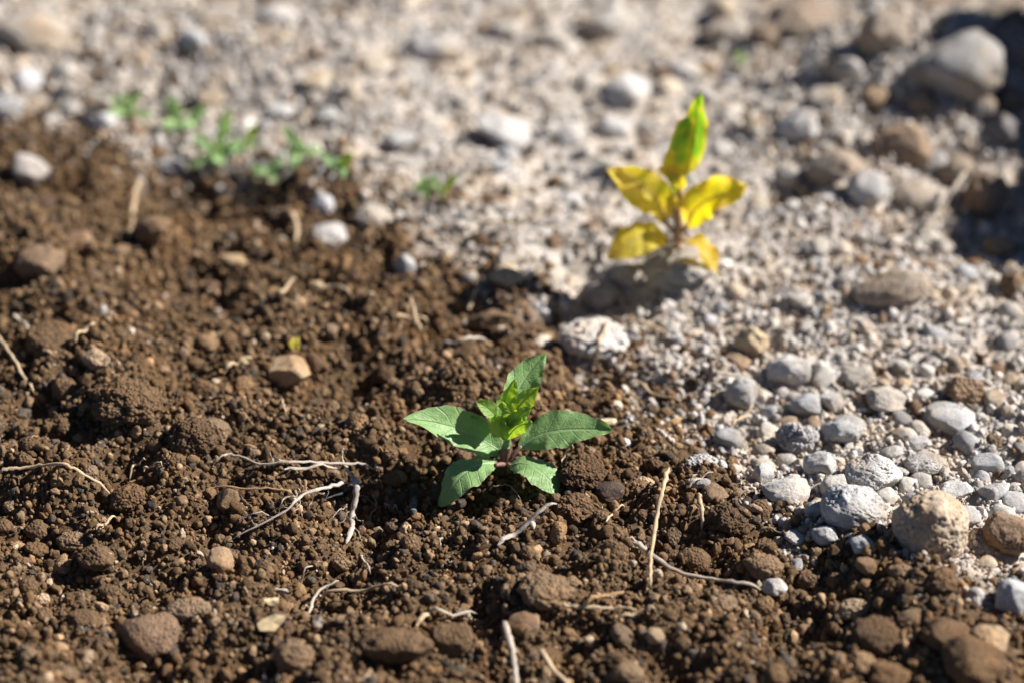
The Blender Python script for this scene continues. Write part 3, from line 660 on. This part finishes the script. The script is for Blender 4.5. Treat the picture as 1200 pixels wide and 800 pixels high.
seedling((498, 234), [(484, 222), (495, 208), (512, 206)], .0070, 'tiny lone seedling on the pale ground right of the row')
bud = ray_y(522, 207, ground_at(512, 234)[1])
seedling((868, 84), [(866, 60), (872, 66)], .0085, 'single faint green seedling at the top, right of the yellow plant')
seedling((518, 238), [(535, 205), (509, 212)], .0070, 'tiny seedling with a yellow green leaf beside the lone one', yellow=(0,))

# ------------------------------------------------------------------ straws, twigs, roots
def path(pts, lift, n=5, wob=.0006, seed=0):
    rng = np.random.default_rng(seed); Q = []
    for i, p in enumerate(pts):
        l = p[2] if len(p) > 2 else lift
        gp = ground_at(p[0], p[1], l+.0016); Q.append(gp)
    Q = np.array(Q)
    if len(Q) == 2: Q = np.stack([Q[0], (Q[0]*2+Q[1])/3+rng.normal(0, wob, 3), (Q[0]+2*Q[1])/3+rng.normal(0, wob, 3), Q[1]])
    E = np.vstack([2*Q[0]-Q[1], Q, 2*Q[-1]-Q[-2]]); out = []
    for i in range(1, len(E)-2):
        for k in range(n):
            t = k/n; a, b, c, d = E[i-1], E[i], E[i+1], E[i+2]
            out.append(.5*((2*b)+(-a+c)*t+(2*a-5*b+4*c-d)*t*t+(-a+3*b-3*c+d)*t**3))
    out.append(E[-2]); out = np.array(out); sg = np.linspace(0, 1, len(out)); out[:, 2] += .0011*np.sin(sg*9+seed)-.0020*np.clip(.07-np.minimum(sg, 1-sg), 0, 1)/.07
    return out+rng.normal(0, wob*.5, out.shape)
LINES = []
def straw(pts, thick, mat, label, name='straw', cat='straw', lift=.0035, parent=None, taper=(1, .6), group=None, flat=.75, org=None, seed=None, rough=.12):
    seed = int(pts[0][0]*3+pts[0][1]) if seed is None else seed
    C = path(pts, lift, 6, .0005, seed); d = project(*C.mean(0))[2]; r = thick*(.6 if parent is None and thick > 3.9 else .53)*d/FPX
    s = np.linspace(0, 1, len(C)); rng = np.random.default_rng(seed)
    R = r*(taper[0]+(taper[1]-taper[0])*s)*np.clip(np.minimum(s, 1-s)*9+.35, 0, 1)*(1+rng.normal(0, rough, len(C)))
    for c in C[::3]: LINES.append((c[0], c[1], r*.8))
    if parent is None:
        org = C[0].copy(); o = link(name, tube_mesh(name, C-org, R, mat, 8, flat)); o.location = org; tag(o, label, cat, group)
    else: o = link(name, tube_mesh(name, C-org, R, mat, 8, flat), parent)
    return o
# the bleached root tangle left of the green plant: one thing with branches
to = ground_at(414, 562); t = empty('dry_root', to, 'bleached forked dry root tangle lying left of the green plant', 'root')
def br_(pts, th, mat, name='branch', lift=.006, **k): return straw(pts, th, mat, None, name=name, parent=t, org=to, lift=lift, **k)
br_([(412, 560, .012), (416.5, 565, .014), (417, 583, .012), (412, 600, .008), (413, 618, .005), (405, 636, .003)], 7.5, M_band, 'main_root', taper=(1.0, .75), rough=.13)
br_([(415, 562, .013), (410, 553, .013), (403, 544, .012), (401, 531, .012)], 4, M_pale, taper=(1.2, .6))
br_([(248, 544.5, .003), (258, 537, .006), (275, 533.5, .008), (305, 542, .008), (339.5, 538.5, .009), (386, 542, .011), (415, 545, .012), (440, 547, .010)], 4.6, M_pale, taper=(.6, .8))
br_([(333.5, 547.5, .007), (368, 546.6, .008), (400, 546, .010)], 4.5, M_pale)
br_([(411, 561, .012), (380, 570, .010), (356, 581, .008), (329, 600, .006), (264.5, 631.5, .004)], 5.5, M_band, taper=(1.1, .3))
br_([(345, 573, .009), (347, 582, .007), (345, 587, .006)], 4, M_pale, taper=(.6, .9))
br_([(347, 582, .007), (337, 580, .007), (329, 591, .005), (326, 600, .003)], 1.8, M_pale)
br_([(345, 583, .007), (350, 593, .005), (354, 603, .003)], 1.8, M_pale)
br_([(437, 567, .005), (415, 570, .009), (395, 577, .006), (375, 592, .003)], 5, M_char_shade, taper=(1, .3))  # black here is the green plant's shadow put into the colour
br_([(417, 575, .010), (430, 584, .006), (443, 590, .002)], 1.3, M_pale)
br_([(372, 574, .009), (366, 585, .004), (362, 596, .002)], 1.2, M_pale)
br_([(300, 541, .007), (296, 549, .004), (287, 554, .002)], 1.2, M_pale)
br_([(401, 531, .012), (404, 526, .012)], 2.4, M_pale)
br_([(440, 547, .010), (444, 551, .006)], 2.4, M_pale)
br_([(413, 612, .005), (420, 624, .003), (424, 633, .002)], 1.2, M_pale)
for fx, fy, gx_, gy_ in ((352, 584, 340, 606), (338, 592, 316, 598), (385, 570, 378, 588), (420, 558, 436, 562), (410, 596, 398, 612), (414, 606, 426, 616), (360, 578, 350, 566), (320, 542, 312, 530), (300, 616, 288, 612), (395, 546, 392, 558)):
    br_([(fx, fy, .007), ((fx+gx_)/2+3, (fy+gy_)/2-2, .006), (gx_, gy_, .002)], 1.1, M_pale)
br_([(408, 588, .008), (400, 597, .005), (388, 605, .003)], 1.6, M_band)
STR = [
 ([(245, 568.5), (299, 570), (338, 577.5), (350, 584)], 3, M_brownstraw, 'thin brown straw running under the white root tangle', .005),
 ([(281, 605), (300, 602), (320, 601.5)], 2.2, M_pale, 'short thin white straw below the brown straw', .003),
 ([(375.5, 696), (420, 690), (467, 684)], 4.2, M_straw, 'straight tan straw in front of the root tangle', .004),
 ([(362, 714), (372.5, 694.5), (397, 675, .008)], 4.2, M_pale, 'pale stalk crossing the end of the straight tan straw', .004),
 ([(353, 679.5), (359, 666), (377, 654)], 2.4, M_pale, 'thin curved white root above the straight tan straw', .003),
 ([(422, 651), (427, 656), (434, 668)], 3.4, M_pale, 'short white forked bit below the tangle', .004),
 ([(486.5, 570, .006), (484, 590, .005), (485, 604.5, .003)], 9, M_char_shade, 'short charred black stalk between the tangle and the green plant', .004),
 ([(436, 578), (441, 590), (435, 602), (434, 608)], 1.8, M_pale, 'tiny hooked white root right of the tangle', .004),
 ([(452, 592), (458, 594), (466, 594)], 3, M_pale, 'tiny white splinter between the tangle and the charred stalk', .003),
 ([(-6, 386), (10, 412), (24, 434), (40, 455)], 4.4, M_straw, 'straight straw slanting down at the left edge', .006),
 ([(-4, 554), (15, 548), (45, 544), (75, 545, .008), (100, 557, .006), (131, 573)], 4.6, M_straw, 'long curved straw at the left edge below the round clod', .005),
 ([(113, 617), (135, 603)], 4.4, M_straw, 'short thick pale straw at left below the curved straw', .004),
 ([(152, 555), (160, 543), (171, 536)], 3, M_straw, 'short straw stub left of the round dark clod, left one', .006),
 ([(167, 549), (178, 545), (190, 541)], 3.4, M_straw, 'short forked straw stub touching the round dark clod', .006),
 ([(742, 633), (765, 652), (800, 669), (850, 681), (892, 687)], 6, M_pale, 'long pale curved twig ending at a small white stone', .005),
 ([(784, 542, .010), (776, 575, .009), (769, 610, .009), (763, 650, .010), (762, 684, .004)], 5.4, M_straw, 'upright looking tan straw crossing the long pale twig', .008),
 ([(819, 574, .008), (822, 595, .006), (823, 614, .003)], 5.5, M_straw, 'short thick upright twig at the soil edge', .006),
 ([(808, 567), (822, 558), (838, 553)], 2.6, M_pale, 'short white straw on the flat pale lump', .006),
 ([(808, 565), (815, 556), (819, 549)], 2.2, M_pale, 'tiny white straw crossing the short white straw', .007),
 ([(584, 637, .003), (605, 622, .004), (630, 602, .007), (652, 585, .014)], 6, M_band, 'grey and black banded stalk under the right front leaf', .005),
 ([(673, 519, .010), (662, 530, .007), (657, 547)], 2.6, M_straw, 'thin curved straw under the right leaf of the green plant', .004),
 ([(574, 573, .004), (585, 566, .006), (596, 570), (610, 580)], 1.4, M_pale, 'hair thin white root under the stem of the green plant', .004),
 ([(711, 608), (722, 597), (733, 590)], 3.4, M_straw, 'short tan straw right of the two crumbly clods', .004),
 ([(738, 628), (750, 635), (764, 648)], 3, M_pale, 'short pale splinter beside the start of the long twig', .004),
 ([(480, 350), (487, 370), (493, 388)], 5, M_straw, 'short blurred straw above the green plant, upright one', .006),
 ([(466, 369), (485, 372), (500, 372)], 4, M_straw, 'blurred yellow straw crossing the short upright one', .003),
 ([(365, 333), (390, 336), (413, 342)], 5, M_straw, 'blurred straight straw in the middle of the brown soil', .005),
 ([(323, 345), (334, 338), (347, 325)], 5, M_straw, 'blurred slanted straw left of the straight blurred one', .006),
 ([(518, 402), (540, 399), (572, 395)], 5, M_band, 'blurred grey twig above the green plant', .004),
 ([(549, 360), (556, 345), (563, 332)], 4.5, M_straw, 'blurred straw leaning at the pale soil edge', .006),
 ([(152, 275, .003), (157, 240, .007), (163, 204, .012)], 6, M_straw, 'blurred upright straw under the seedling row', .006),
 ([(342, 250), (348, 268), (346, 285)], 6, M_straw, 'blurred tan stalk left of the two light grey lumps', .005),
 ([(1132, 196, .030), (1118, 222, .022), (1103, 243, .014), (1083, 268)], 6, M_pale, 'long thin grey root leaning beside the brown rounded rock', .008),
 ([(590, 722, .008), (597, 752, .006), (603, 776), (606, 806)], 8, M_pale, 'rough pale root running off the bottom edge', .006),
 ([(632, 762, .008), (648, 782, .006), (672, 810)], 7, M_straw, 'blurred tan stalk cut by the bottom edge', .006),
 ([(655, 703), (672, 710), (700, 713), (722, 710), (745, 711)], 4.5, M_straw, 'long tan root fibre in front of the right clods', .006),
 ([(685, 710), (696, 700), (712, 694), (732, 696), (750, 699)], 4.5, M_brownstraw, 'brown looped root fibre above the long tan fibre', .008),
 ([(722, 724), (745, 718), (768, 710)], 4, M_straw, 'short tan straw below the long tan root fibre', .005),
 ([(504, 711), (520, 716), (558, 717)], 4, M_pale, 'blurred pale straw in front, left of the light brown clump', .004),
 ([(488, 727), (500, 720), (508, 712)], 6, M_straw, 'short stubby straw left of the blurred pale straw', .004),
 ([(262, 432), (275, 425), (285, 419)], 5, M_straw, 'short thick straw left of the light tan stone', .006),
 ([(88, 395), (96, 388), (112, 379)], 5, M_straw, 'short pale straw above the wide brown clod', .006),
 ([(17, 371), (25, 376), (33, 384)], 4.5, M_pale, 'tiny white stub at the left under the elongated clod', .006),
 ([(697, 421, .004), (703, 398, .012), (713, 374, .014)], 4.5, M_straw, 'straw leaning on the white crumbly lump', .010),
 ([(713, 371), (745, 378), (782, 386)], 4.5, M_straw, 'blurred straw lying right of the white crumbly lump', .005),
 ([(831, 440), (850, 437), (882, 440)], 6, M_pale, 'grey white stalk behind the smooth shaded stone', .010),
 ([(832, 437, .006), (835, 424, .010), (840, 418, .012)], 6, M_pale, 'grey stub rising from the grey white stalk', .010),
 ([(856, 497), (870, 489), (884, 474)], 4, M_straw, 'thin curved twig below the smooth shaded stone', .006),
 ([(330, 464), (334, 478)], 3.6, M_straw, 'small straw stub right below the light tan stone', .006),
 ([(282, 523), (300, 523), (312, 520)], 2.6, M_brownstraw, 'short brown twig over the dark hollow above the tangle', .008),
 ([(100, 603), (108, 600), (113, 598)], 2.4, M_straw, 'tiny tan straw left of the oval brown clod', .004),
 ([(887, 617), (905, 620), (921, 623)], 2.4, M_straw, 'short thin straw in front of the whitish angular stone', .006),
 ([(560, 262), (600, 258), (640, 255)], 4, M_straw, 'blurred thin straw lying on the pale crust at centre', .004),
 ([(520, 225), (560, 232), (600, 236)], 4, M_brownstraw, 'blurred brown straw right of the lone seedling', .004),
 ([(740, 445), (775, 462), (800, 470)], 2.6, M_straw, 'thin straw at the soil edge right of the green plant', .005),
]
for pts, th, mat, lab, lift in STR: straw(pts, th, mat, lab, lift=lift)
# flakes of dead leaf
def flake(px, py, wpx, hpx, mat, label, name='dead_leaf_flake', cat='leaf flake', lift=.006):
    p = ground_at(px, py, lift); m_ = project(*p)[2]/FPX; r = random.Random(int(px)); V = []; n = 12
    for k in range(n):
        a = 2*math.pi*k/n; q_ = r.uniform(.7, 1.1); V.append((math.cos(a)*wpx/2*m_*q_, math.sin(a)*hpx/2*m_*q_/.75, .0012*math.sin(a*2+1)))
    bm = bmesh.new(); top = [bm.verts.new((a, b, c+.0005)) for a, b, c in V]; bot = [bm.verts.new((a*.97, b*.97, c)) for a, b, c in V]
    ct = bm.verts.new((0, 0, .0018)); 
    for k in range(n):
        bm.faces.new((ct, top[k], top[(k+1) % n])); bm.faces.new((top[k], bot[k], bot[(k+1) % n], top[(k+1) % n]))
    bm.faces.new(bot[::-1]); me = bpy.data.meshes.new(name); bm.to_mesh(me); bm.free(); me.materials.append(mat)
    o = link(name, me); o.location = p; o.rotation_euler = (.5, r.uniform(-.3, .3), r.uniform(-.4, .4)); tag(o, label, cat)
flake(318, 729, 38, 16, M_tan, 'cream tan torn leaf flake on the foreground soil')
flake(373, 728, 14, 10, M_pale, 'tiny white flake right of the cream torn flake')
flake(346, 403, 14, 15, M_petal, 'tiny bright yellow petal on the soil above the tan stone', 'petal', 'petal')
flake(317, 704, 20, 9, M_tan, 'tan chip just above the cream torn flake')
flake(288, 421, 16, 8, M_tan, 'little tan flake at the end of the short thick straw')
flake(330, 692, 18, 7, M_pale, 'small white curved flake left of the pale stalk')

# ------------------------------------------------------------------ loose clods and pebbles as individuals
protos = {'b': [], 'g': []}
for k in range(12):
    P, F = rock_verts(3, 300+k, ['clod', 'crumbly', 'clod', 'crumbly'][k % 4]); protos['b'].append(np_mesh('soil_clod', P, F, M_clod))
    P, F = rock_verts(3, 400+k, ['stone', 'angular', 'pitted'][k % 3]); protos['g'].append(np_mesh('pebble', P, F, M_stone))
rng = np.random.default_rng(5); KA = np.array(KEEP+LINES); placed = []
def free(x, y, r, f=.85):
    if ((KA[:, 0]-x)**2+(KA[:, 1]-y)**2 < ((KA[:, 2]+r)*f)**2).any(): return False
    if placed:
        Q = np.array(placed); 
        if ((Q[:, 0]-x)**2+(Q[:, 1]-y)**2 < ((Q[:, 2]+r)*f)**2).any(): return False
    return True
cnt = {'b': 0, 'g': 0}; tries = 0
ANCH = [(593, 545, 'green plant'), (795, 285, 'yellow plant'), (253, 180, 'biggest seedling'), (390, 200, 'rightmost row seedling'), (140, 140, 'leftmost seedling'),
 (416, 565, 'white root tangle'), (225, 515, 'round dark clod'), (150, 474, 'largest dark clod'), (175, 745, 'big smooth clod at bottom left'), (340, 436, 'light tan stone'),
 (600, 760, 'pale root at the bottom edge'), (640, 692, 'light brown crumbly clump'), (770, 620, 'straw crossing the long twig'), (892, 687, 'small stone at the twig end'), (1090, 616, 'largest tan pitted stone'),
 (1115, 490, 'smooth oval grey stone'), (922, 432, 'white lumpy stone'), (695, 398, 'white lump crossed by a straw'), (1115, 78, 'big angular rock'), (979, 196, 'beige brown block'),
 (590, 155, 'flat white slab stone'), (733, 108, 'white stone above the yellow plant'), (1045, 340, 'broad beige lump'), (1172, 294, 'tan rounded stone'), (373, 95, 'cream oval stone'),
 (228, 50, 'blue white stone'), (40, 38, 'upper left beige boulder'), (515, 58, 'long pale blurred stone'), (39, 198, 'lone grey stone on dark soil'), (48, 308, 'elongated clod at left'),
 (485, 370, 'short upright blurred straw'), (40, 450, 'slanting straw at left'), (75, 548, 'long curved straw at left'), (258, 660, 'tan faceted pebble'), (463, 755, 'wide crumbly clump'),
 (1108, 742, 'lower right brown clod'), (940, 30, 'large brown earth lump'), (1190, 701, 'stone cut by the right edge'), (380, 255, 'two light grey lumps'), (420, 690, 'straight tan straw')]
DIRS = ['right of', 'behind right of', 'behind', 'behind left of', 'left of', 'in front left of', 'in front of', 'in front right of']
ORD = ['nearest', 'second nearest', 'third nearest', 'fourth nearest', 'fifth nearest', 'sixth nearest', 'seventh nearest', 'eighth nearest', 'ninth nearest', 'tenth nearest', 'eleventh nearest', 'twelfth nearest']
def name_by_place(items, noun):
    """items: (object, px, py, tone): one label each, told by the landmark it lies beside and its order from it"""
    B = {}
    for o, px, py, tone in items:
        i = min(range(len(ANCH)), key=lambda k: (ANCH[k][0]-px)**2+(1.6*(ANCH[k][1]-py))**2); ax, ay, _ = ANCH[i]
        a_ = math.atan2((ay-py)*1.6, px-ax); B.setdefault((i, int(round(a_/(math.pi/4))) % 8), []).append((math.hypot(px-ax, 1.6*(py-ay)), o, tone))
    for (i, d_), L_ in B.items():
        L_.sort(key=lambda q_: q_[0])
        for k, (_, o, tone) in enumerate(L_):
            o['label'] = f"{tone} {noun}, {ORD[min(k, 11)]} {DIRS[d_]} the {ANCH[i][2]}"
indiv = {'b': [], 'g': []}
while (cnt['b'] < 285 or cnt['g'] < 285) and tries < 12000:
    tries += 1
    px, py = rng.uniform(-20, 1220), rng.uniform(-20, 820); big = rng.random() < .22
    if big: px, py = rng.uniform(880, 1215), rng.uniform(425, 650)
    p = atz(px, py); gk = float(greyness([p[0]], [p[1]])[0]); kd = 'g' if gk > .5 else 'b'
    if rng.random() < (.003 if kd == 'b' else .06): kd = 'b' if kd == 'g' else 'g'
    if cnt[kd] >= 285: continue
    r = min(.0034*math.exp(abs(rng.normal(0, .33))), .0080) if kd == 'b' else min(.0036*math.exp(abs(rng.normal(0, .36))), .0095)
    if big and kd == 'g': r = rng.uniform(.0042, .0085)
    if not free(p[0], p[1], r): continue
    sc = np.array([r*rng.uniform(.9, 1.25), r*rng.uniform(.8, 1.05), r*rng.uniform(.62, .95)])
    z = h1(p[0], p[1])+sc[2]*.2
    nm = 'soil_clod' if kd == 'b' else 'pebble'
    o = bpy.data.objects.new(nm, protos[kd][int(rng.integers(12))]); COL.objects.link(o)
    o.location = (p[0], p[1], z); o.scale = sc; o.rotation_euler = (rng.uniform(-.5, .5), rng.uniform(-.5, .5), rng.uniform(0, 6.28))
    v = math.exp(rng.normal(0, .2)); kk = rng.random()
    if kd == 'b': c = (.130, .079, .041) if kk < .6 else (.10, .064, .042) if kk < .78 else (.185, .125, .078) if kk < .97 else (.32, .23, .15)
    else: c = (.50, .46, .41) if kk < .5 else (.40, .33, .25) if kk < .75 else (.36, .35, .35) if kk < .9 else (.27, .19, .13)
    o.color = (c[0]*v, c[1]*v, c[2]*v, 1); placed.append((p[0], p[1], r)); cnt[kd] += 1
    if kd == 'b': tag(o, 'x', 'soil clod', 'small loose brown soil clods'); tone = 'brown' if kk < .6 else 'dark' if kk < .78 else 'light brown' if kk < .97 else 'tan'
    else: tag(o, 'x', 'pebble', 'small loose pale pebbles'); tone = 'whitish' if kk < .5 else 'beige' if kk < .75 else 'grey' if kk < .9 else 'brownish'
    indiv[kd].append((o, px, py, tone))
name_by_place(indiv['b'], 'clod'); name_by_place(indiv['g'], 'pebble')
print('individual clods, pebbles', cnt)

# small straw bits
frag = []
for k in range(46):
    px, py = rng.uniform(0, 1200), rng.uniform(330, 790); a = rng.uniform(0, 3.14); L = rng.uniform(4, 10)
    o = straw([(px-L*math.cos(a), py-L*.6*math.sin(a)), (px, py), (px+L*math.cos(a), py+L*.6*math.sin(a))], rng.uniform(1.4, 2.6), [M_straw, M_pale, M_brownstraw][k % 3],
          'x', name='straw_fragment', cat='straw', lift=.0045, group='tiny loose straw fragments', seed=k)
    frag.append((o, px, py, ['tan', 'pale', 'brown'][k % 3]))
name_by_place(frag, 'straw bit')

# ------------------------------------------------------------------ crumbs, grains and gravel too many to count: geometry nodes on point sets
def scatter_tree(name, subdiv, nvar, mat, seed, lump):
    t_ = bpy.data.node_groups.new(name, 'GeometryNodeTree')
    t_.interface.new_socket('Geometry', in_out='INPUT', socket_type='NodeSocketGeometry'); t_.interface.new_socket('Geometry', in_out='OUTPUT', socket_type='NodeSocketGeometry')
    L = t_.links; gi = t_.nodes.new('NodeGroupInput'); go = t_.nodes.new('NodeGroupOutput')
    join = t_.nodes.new('GeometryNodeJoinGeometry'); rr = random.Random(seed)
    for k in range(nvar):
        ic = t_.nodes.new('GeometryNodeMeshIcoSphere'); ic.inputs['Radius'].default_value = 1; ic.inputs['Subdivisions'].default_value = subdiv
        pos = t_.nodes.new('GeometryNodeInputPosition'); acc = pos.outputs[0]
        off = t_.nodes.new('ShaderNodeVectorMath'); off.operation = 'ADD'; L.new(pos.outputs[0], off.inputs[0]); off.inputs[1].default_value = (k*11.3+seed, k*5.7, 3.1*k)
        tot = None
        for sc_, am in ((.9, .9), (lump, .62)):
            nz = t_.nodes.new('ShaderNodeTexNoise'); nz.inputs['Scale'].default_value = sc_; nz.inputs['Detail'].default_value = 1.5; L.new(off.outputs[0], nz.inputs['Vector'])
            sb = t_.nodes.new('ShaderNodeMath'); sb.operation = 'MULTIPLY_ADD'; L.new(nz.outputs[0], sb.inputs[0]); sb.inputs[1].default_value = am; sb.inputs[2].default_value = -.5*am
            if tot is None: tot = sb.outputs[0]
            else:
                ad = t_.nodes.new('ShaderNodeMath'); ad.operation = 'ADD'; L.new(tot, ad.inputs[0]); L.new(sb.outputs[0], ad.inputs[1]); tot = ad.outputs[0]
        vs = t_.nodes.new('ShaderNodeVectorMath'); vs.operation = 'SCALE'; L.new(pos.outputs[0], vs.inputs[0]); L.new(tot, vs.inputs['Scale'])
        sp = t_.nodes.new('GeometryNodeSetPosition'); L.new(ic.outputs['Mesh'], sp.inputs['Geometry']); L.new(vs.outputs[0], sp.inputs['Offset'])
        last = sp.outputs[0]
        for c in range(4):     # flatten a few sides so that grains get facets
            nn = Vector((rr.gauss(0, 1), rr.gauss(0, 1), rr.gauss(0, 1))).normalized(); d = rr.uniform(.6, .85)
            ps = t_.nodes.new('GeometryNodeInputPosition'); dt = t_.nodes.new('ShaderNodeVectorMath'); dt.operation = 'DOT_PRODUCT'; L.new(ps.outputs[0], dt.inputs[0]); dt.inputs[1].default_value = nn
            m1 = t_.nodes.new('ShaderNodeMath'); m1.operation = 'SUBTRACT'; L.new(dt.outputs['Value'], m1.inputs[0]); m1.inputs[1].default_value = d
            m2 = t_.nodes.new('ShaderNodeMath'); m2.operation = 'MAXIMUM'; L.new(m1.outputs[0], m2.inputs[0]); m2.inputs[1].default_value = 0
            m3 = t_.nodes.new('ShaderNodeMath'); m3.operation = 'MULTIPLY'; L.new(m2.outputs[0], m3.inputs[0]); m3.inputs[1].default_value = -.88
            v2 = t_.nodes.new('ShaderNodeVectorMath'); v2.operation = 'SCALE'; v2.inputs[0].default_value = nn; L.new(m3.outputs[0], v2.inputs['Scale'])
            s2 = t_.nodes.new('GeometryNodeSetPosition'); L.new(last, s2.inputs['Geometry']); L.new(v2.outputs[0], s2.inputs['Offset']); last = s2.outputs[0]
        sm = t_.nodes.new('GeometryNodeSetShadeSmooth'); L.new(last, sm.inputs[0])
        mt = t_.nodes.new('GeometryNodeSetMaterial'); mt.inputs['Material'].default_value = mat; L.new(sm.outputs[0], mt.inputs['Geometry'])
        g2 = t_.nodes.new('GeometryNodeGeometryToInstance'); L.new(mt.outputs[0], g2.inputs[0]); L.new(g2.outputs[0], join.inputs[0])
    def na(nm, typ):
        n = t_.nodes.new('GeometryNodeInputNamedAttribute'); n.data_type = typ; n.inputs[0].default_value = nm; return n.outputs['Attribute']
    ip = t_.nodes.new('GeometryNodeInstanceOnPoints'); L.new(gi.outputs[0], ip.inputs['Points']); L.new(join.outputs[0], ip.inputs['Instance'])
    ip.inputs['Pick Instance'].default_value = True; L.new(na('pick', 'INT'), ip.inputs['Instance Index'])
    er = t_.nodes.new('FunctionNodeEulerToRotation'); L.new(na('turn', 'FLOAT_VECTOR'), er.inputs[0]); L.new(er.outputs[0], ip.inputs['Rotation'])
    L.new(na('size', 'FLOAT_VECTOR'), ip.inputs['Scale']); L.new(ip.outputs[0], go.inputs[0]); return t_
def scatter(name, label, cat, pts, size, tint, tree, nvar, rng):
    n = len(pts); me = bpy.data.meshes.new(name); me.vertices.add(n); me.vertices.foreach_set('co', pts.ravel())
    a = me.attributes.new('size', 'FLOAT_VECTOR', 'POINT'); a.data.foreach_set('vector', size.ravel())
    a = me.attributes.new('turn', 'FLOAT_VECTOR', 'POINT'); a.data.foreach_set('vector', rng.uniform(0, 6.28, (n, 3)).ravel())
    a = me.attributes.new('pick', 'INT', 'POINT'); a.data.foreach_set('value', rng.integers(0, nvar, n).astype(np.int32))
    a = me.attributes.new('tint', 'FLOAT_COLOR', 'POINT'); a.data.foreach_set('color', tint.ravel())
    o = link(name, me); md = o.modifiers.new('grains', 'NODES'); md.node_group = tree; tag(o, label, cat, None, 'stuff'); print(name, n); return o
def field(step, margin, ylo=-1e9, jit=.5):
    xs = np.arange(-.75, .75, step); ys = np.arange(-.55, .95, step); A, B = np.meshgrid(xs, ys)
    A = A.ravel()+rng.uniform(-jit, jit, A.size)*step; B = B.ravel()+rng.uniform(-jit, jit, B.size)*step
    px, py, _ = project(A, B); k = (px > -margin) & (px < 1200+margin) & (py > max(-margin, ylo)) & (py < 800+margin); return A[k], B[k]
def avoid(x, y, f):
    k = np.ones(len(x), bool)
    for a, b, r in KEEP:
        if r > .004: k &= ((x-a)**2+(y-b)**2) > (r*(f+.14*(a > .11 and b < .02)))**2
    return k
TA = scatter_tree('grain_shapes', 3, 8, M_crumb, 1, 2.6); TB_ = scatter_tree('fine_grain_shapes', 2, 6, M_crumb, 9, 2.0)
sets = []
def layer(step, margin, rlo, rhi, bprob, gprob, ylo=-1e9, zj=.5, tree='A', emb=.2, av=.62, power=2.0):
    x, yv = field(step, margin, ylo); g_ = greyness(x, yv)
    crust = sstep(-.25, .25, fbm(p3(x, yv)*9, 2, 55))*.35+.65
    px, py, _ = project(x, yv); packed = sstep(940, 840, px)*sstep(395, 330, py)*sstep(380, 460, px)*(1 if step > .005 else .35)      # hard crust area: fewer loose grains
    pr = (1-g_)*bprob+g_*gprob*crust*(1-.72*packed); k = rng.random(len(x)) < pr; k &= avoid(x, yv, av); x, yv, g_ = x[k], yv[k], g_[k]
    n = len(x); r = rlo+(rhi-rlo)*rng.random(n)**power
    z = height(x, yv)+r*(emb+rng.uniform(-zj, zj, n))
    S = np.stack([r*rng.uniform(.85, 1.4, n), r*rng.uniform(.7, 1.1, n), r*rng.uniform(.6, 1.0, n)], 1)
    c = tints(x, yv, g_, rng); sets.append((np.stack([x, yv, z], 1), S, c, g_ > .5, tree))
layer(.0100, 160, .0024, .0035, .80, .85, zj=.4)
layer(.0056, 160, .0015, .0033, .95, .95, zj=.5, power=1.6)
layer(.0034, 110, .0009, .0019, .90, .95, ylo=-20, zj=.6)
layer(.0024, 60, .0007, .0011, 0.70, .85, ylo=330, zj=.6, tree='B')
layer(.0060, 60, .0011, .0017, .3, .25, ylo=250, zj=.4, emb=1.8)      # crumbs lying on top of the others
for tr, tree, nv in (('A', TA, 8), ('B', TB_, 6)):
    for isg in (False, True):
        P_ = np.concatenate([s[0][s[3] == isg] for s in sets if s[4] == tr]); S_ = np.concatenate([s[1][s[3] == isg] for s in sets if s[4] == tr]); C_ = np.concatenate([s[2][s[3] == isg] for s in sets if s[4] == tr])
        if tr == 'A': nm, lb = ('gravel', 'loose pale gravel covering the dry stony ground') if isg else ('soil_crumbs', 'loose brown soil crumbs covering the dark ground')
        else: nm, lb = ('sand', 'fine pale grit between the gravel stones') if isg else ('soil_grains', 'fine brown soil grains between the crumbs')
        scatter(nm, lb, {'gravel': 'gravel', 'sand': 'grit'}.get(nm, 'soil'), P_, S_, C_, tree, nv, rng)
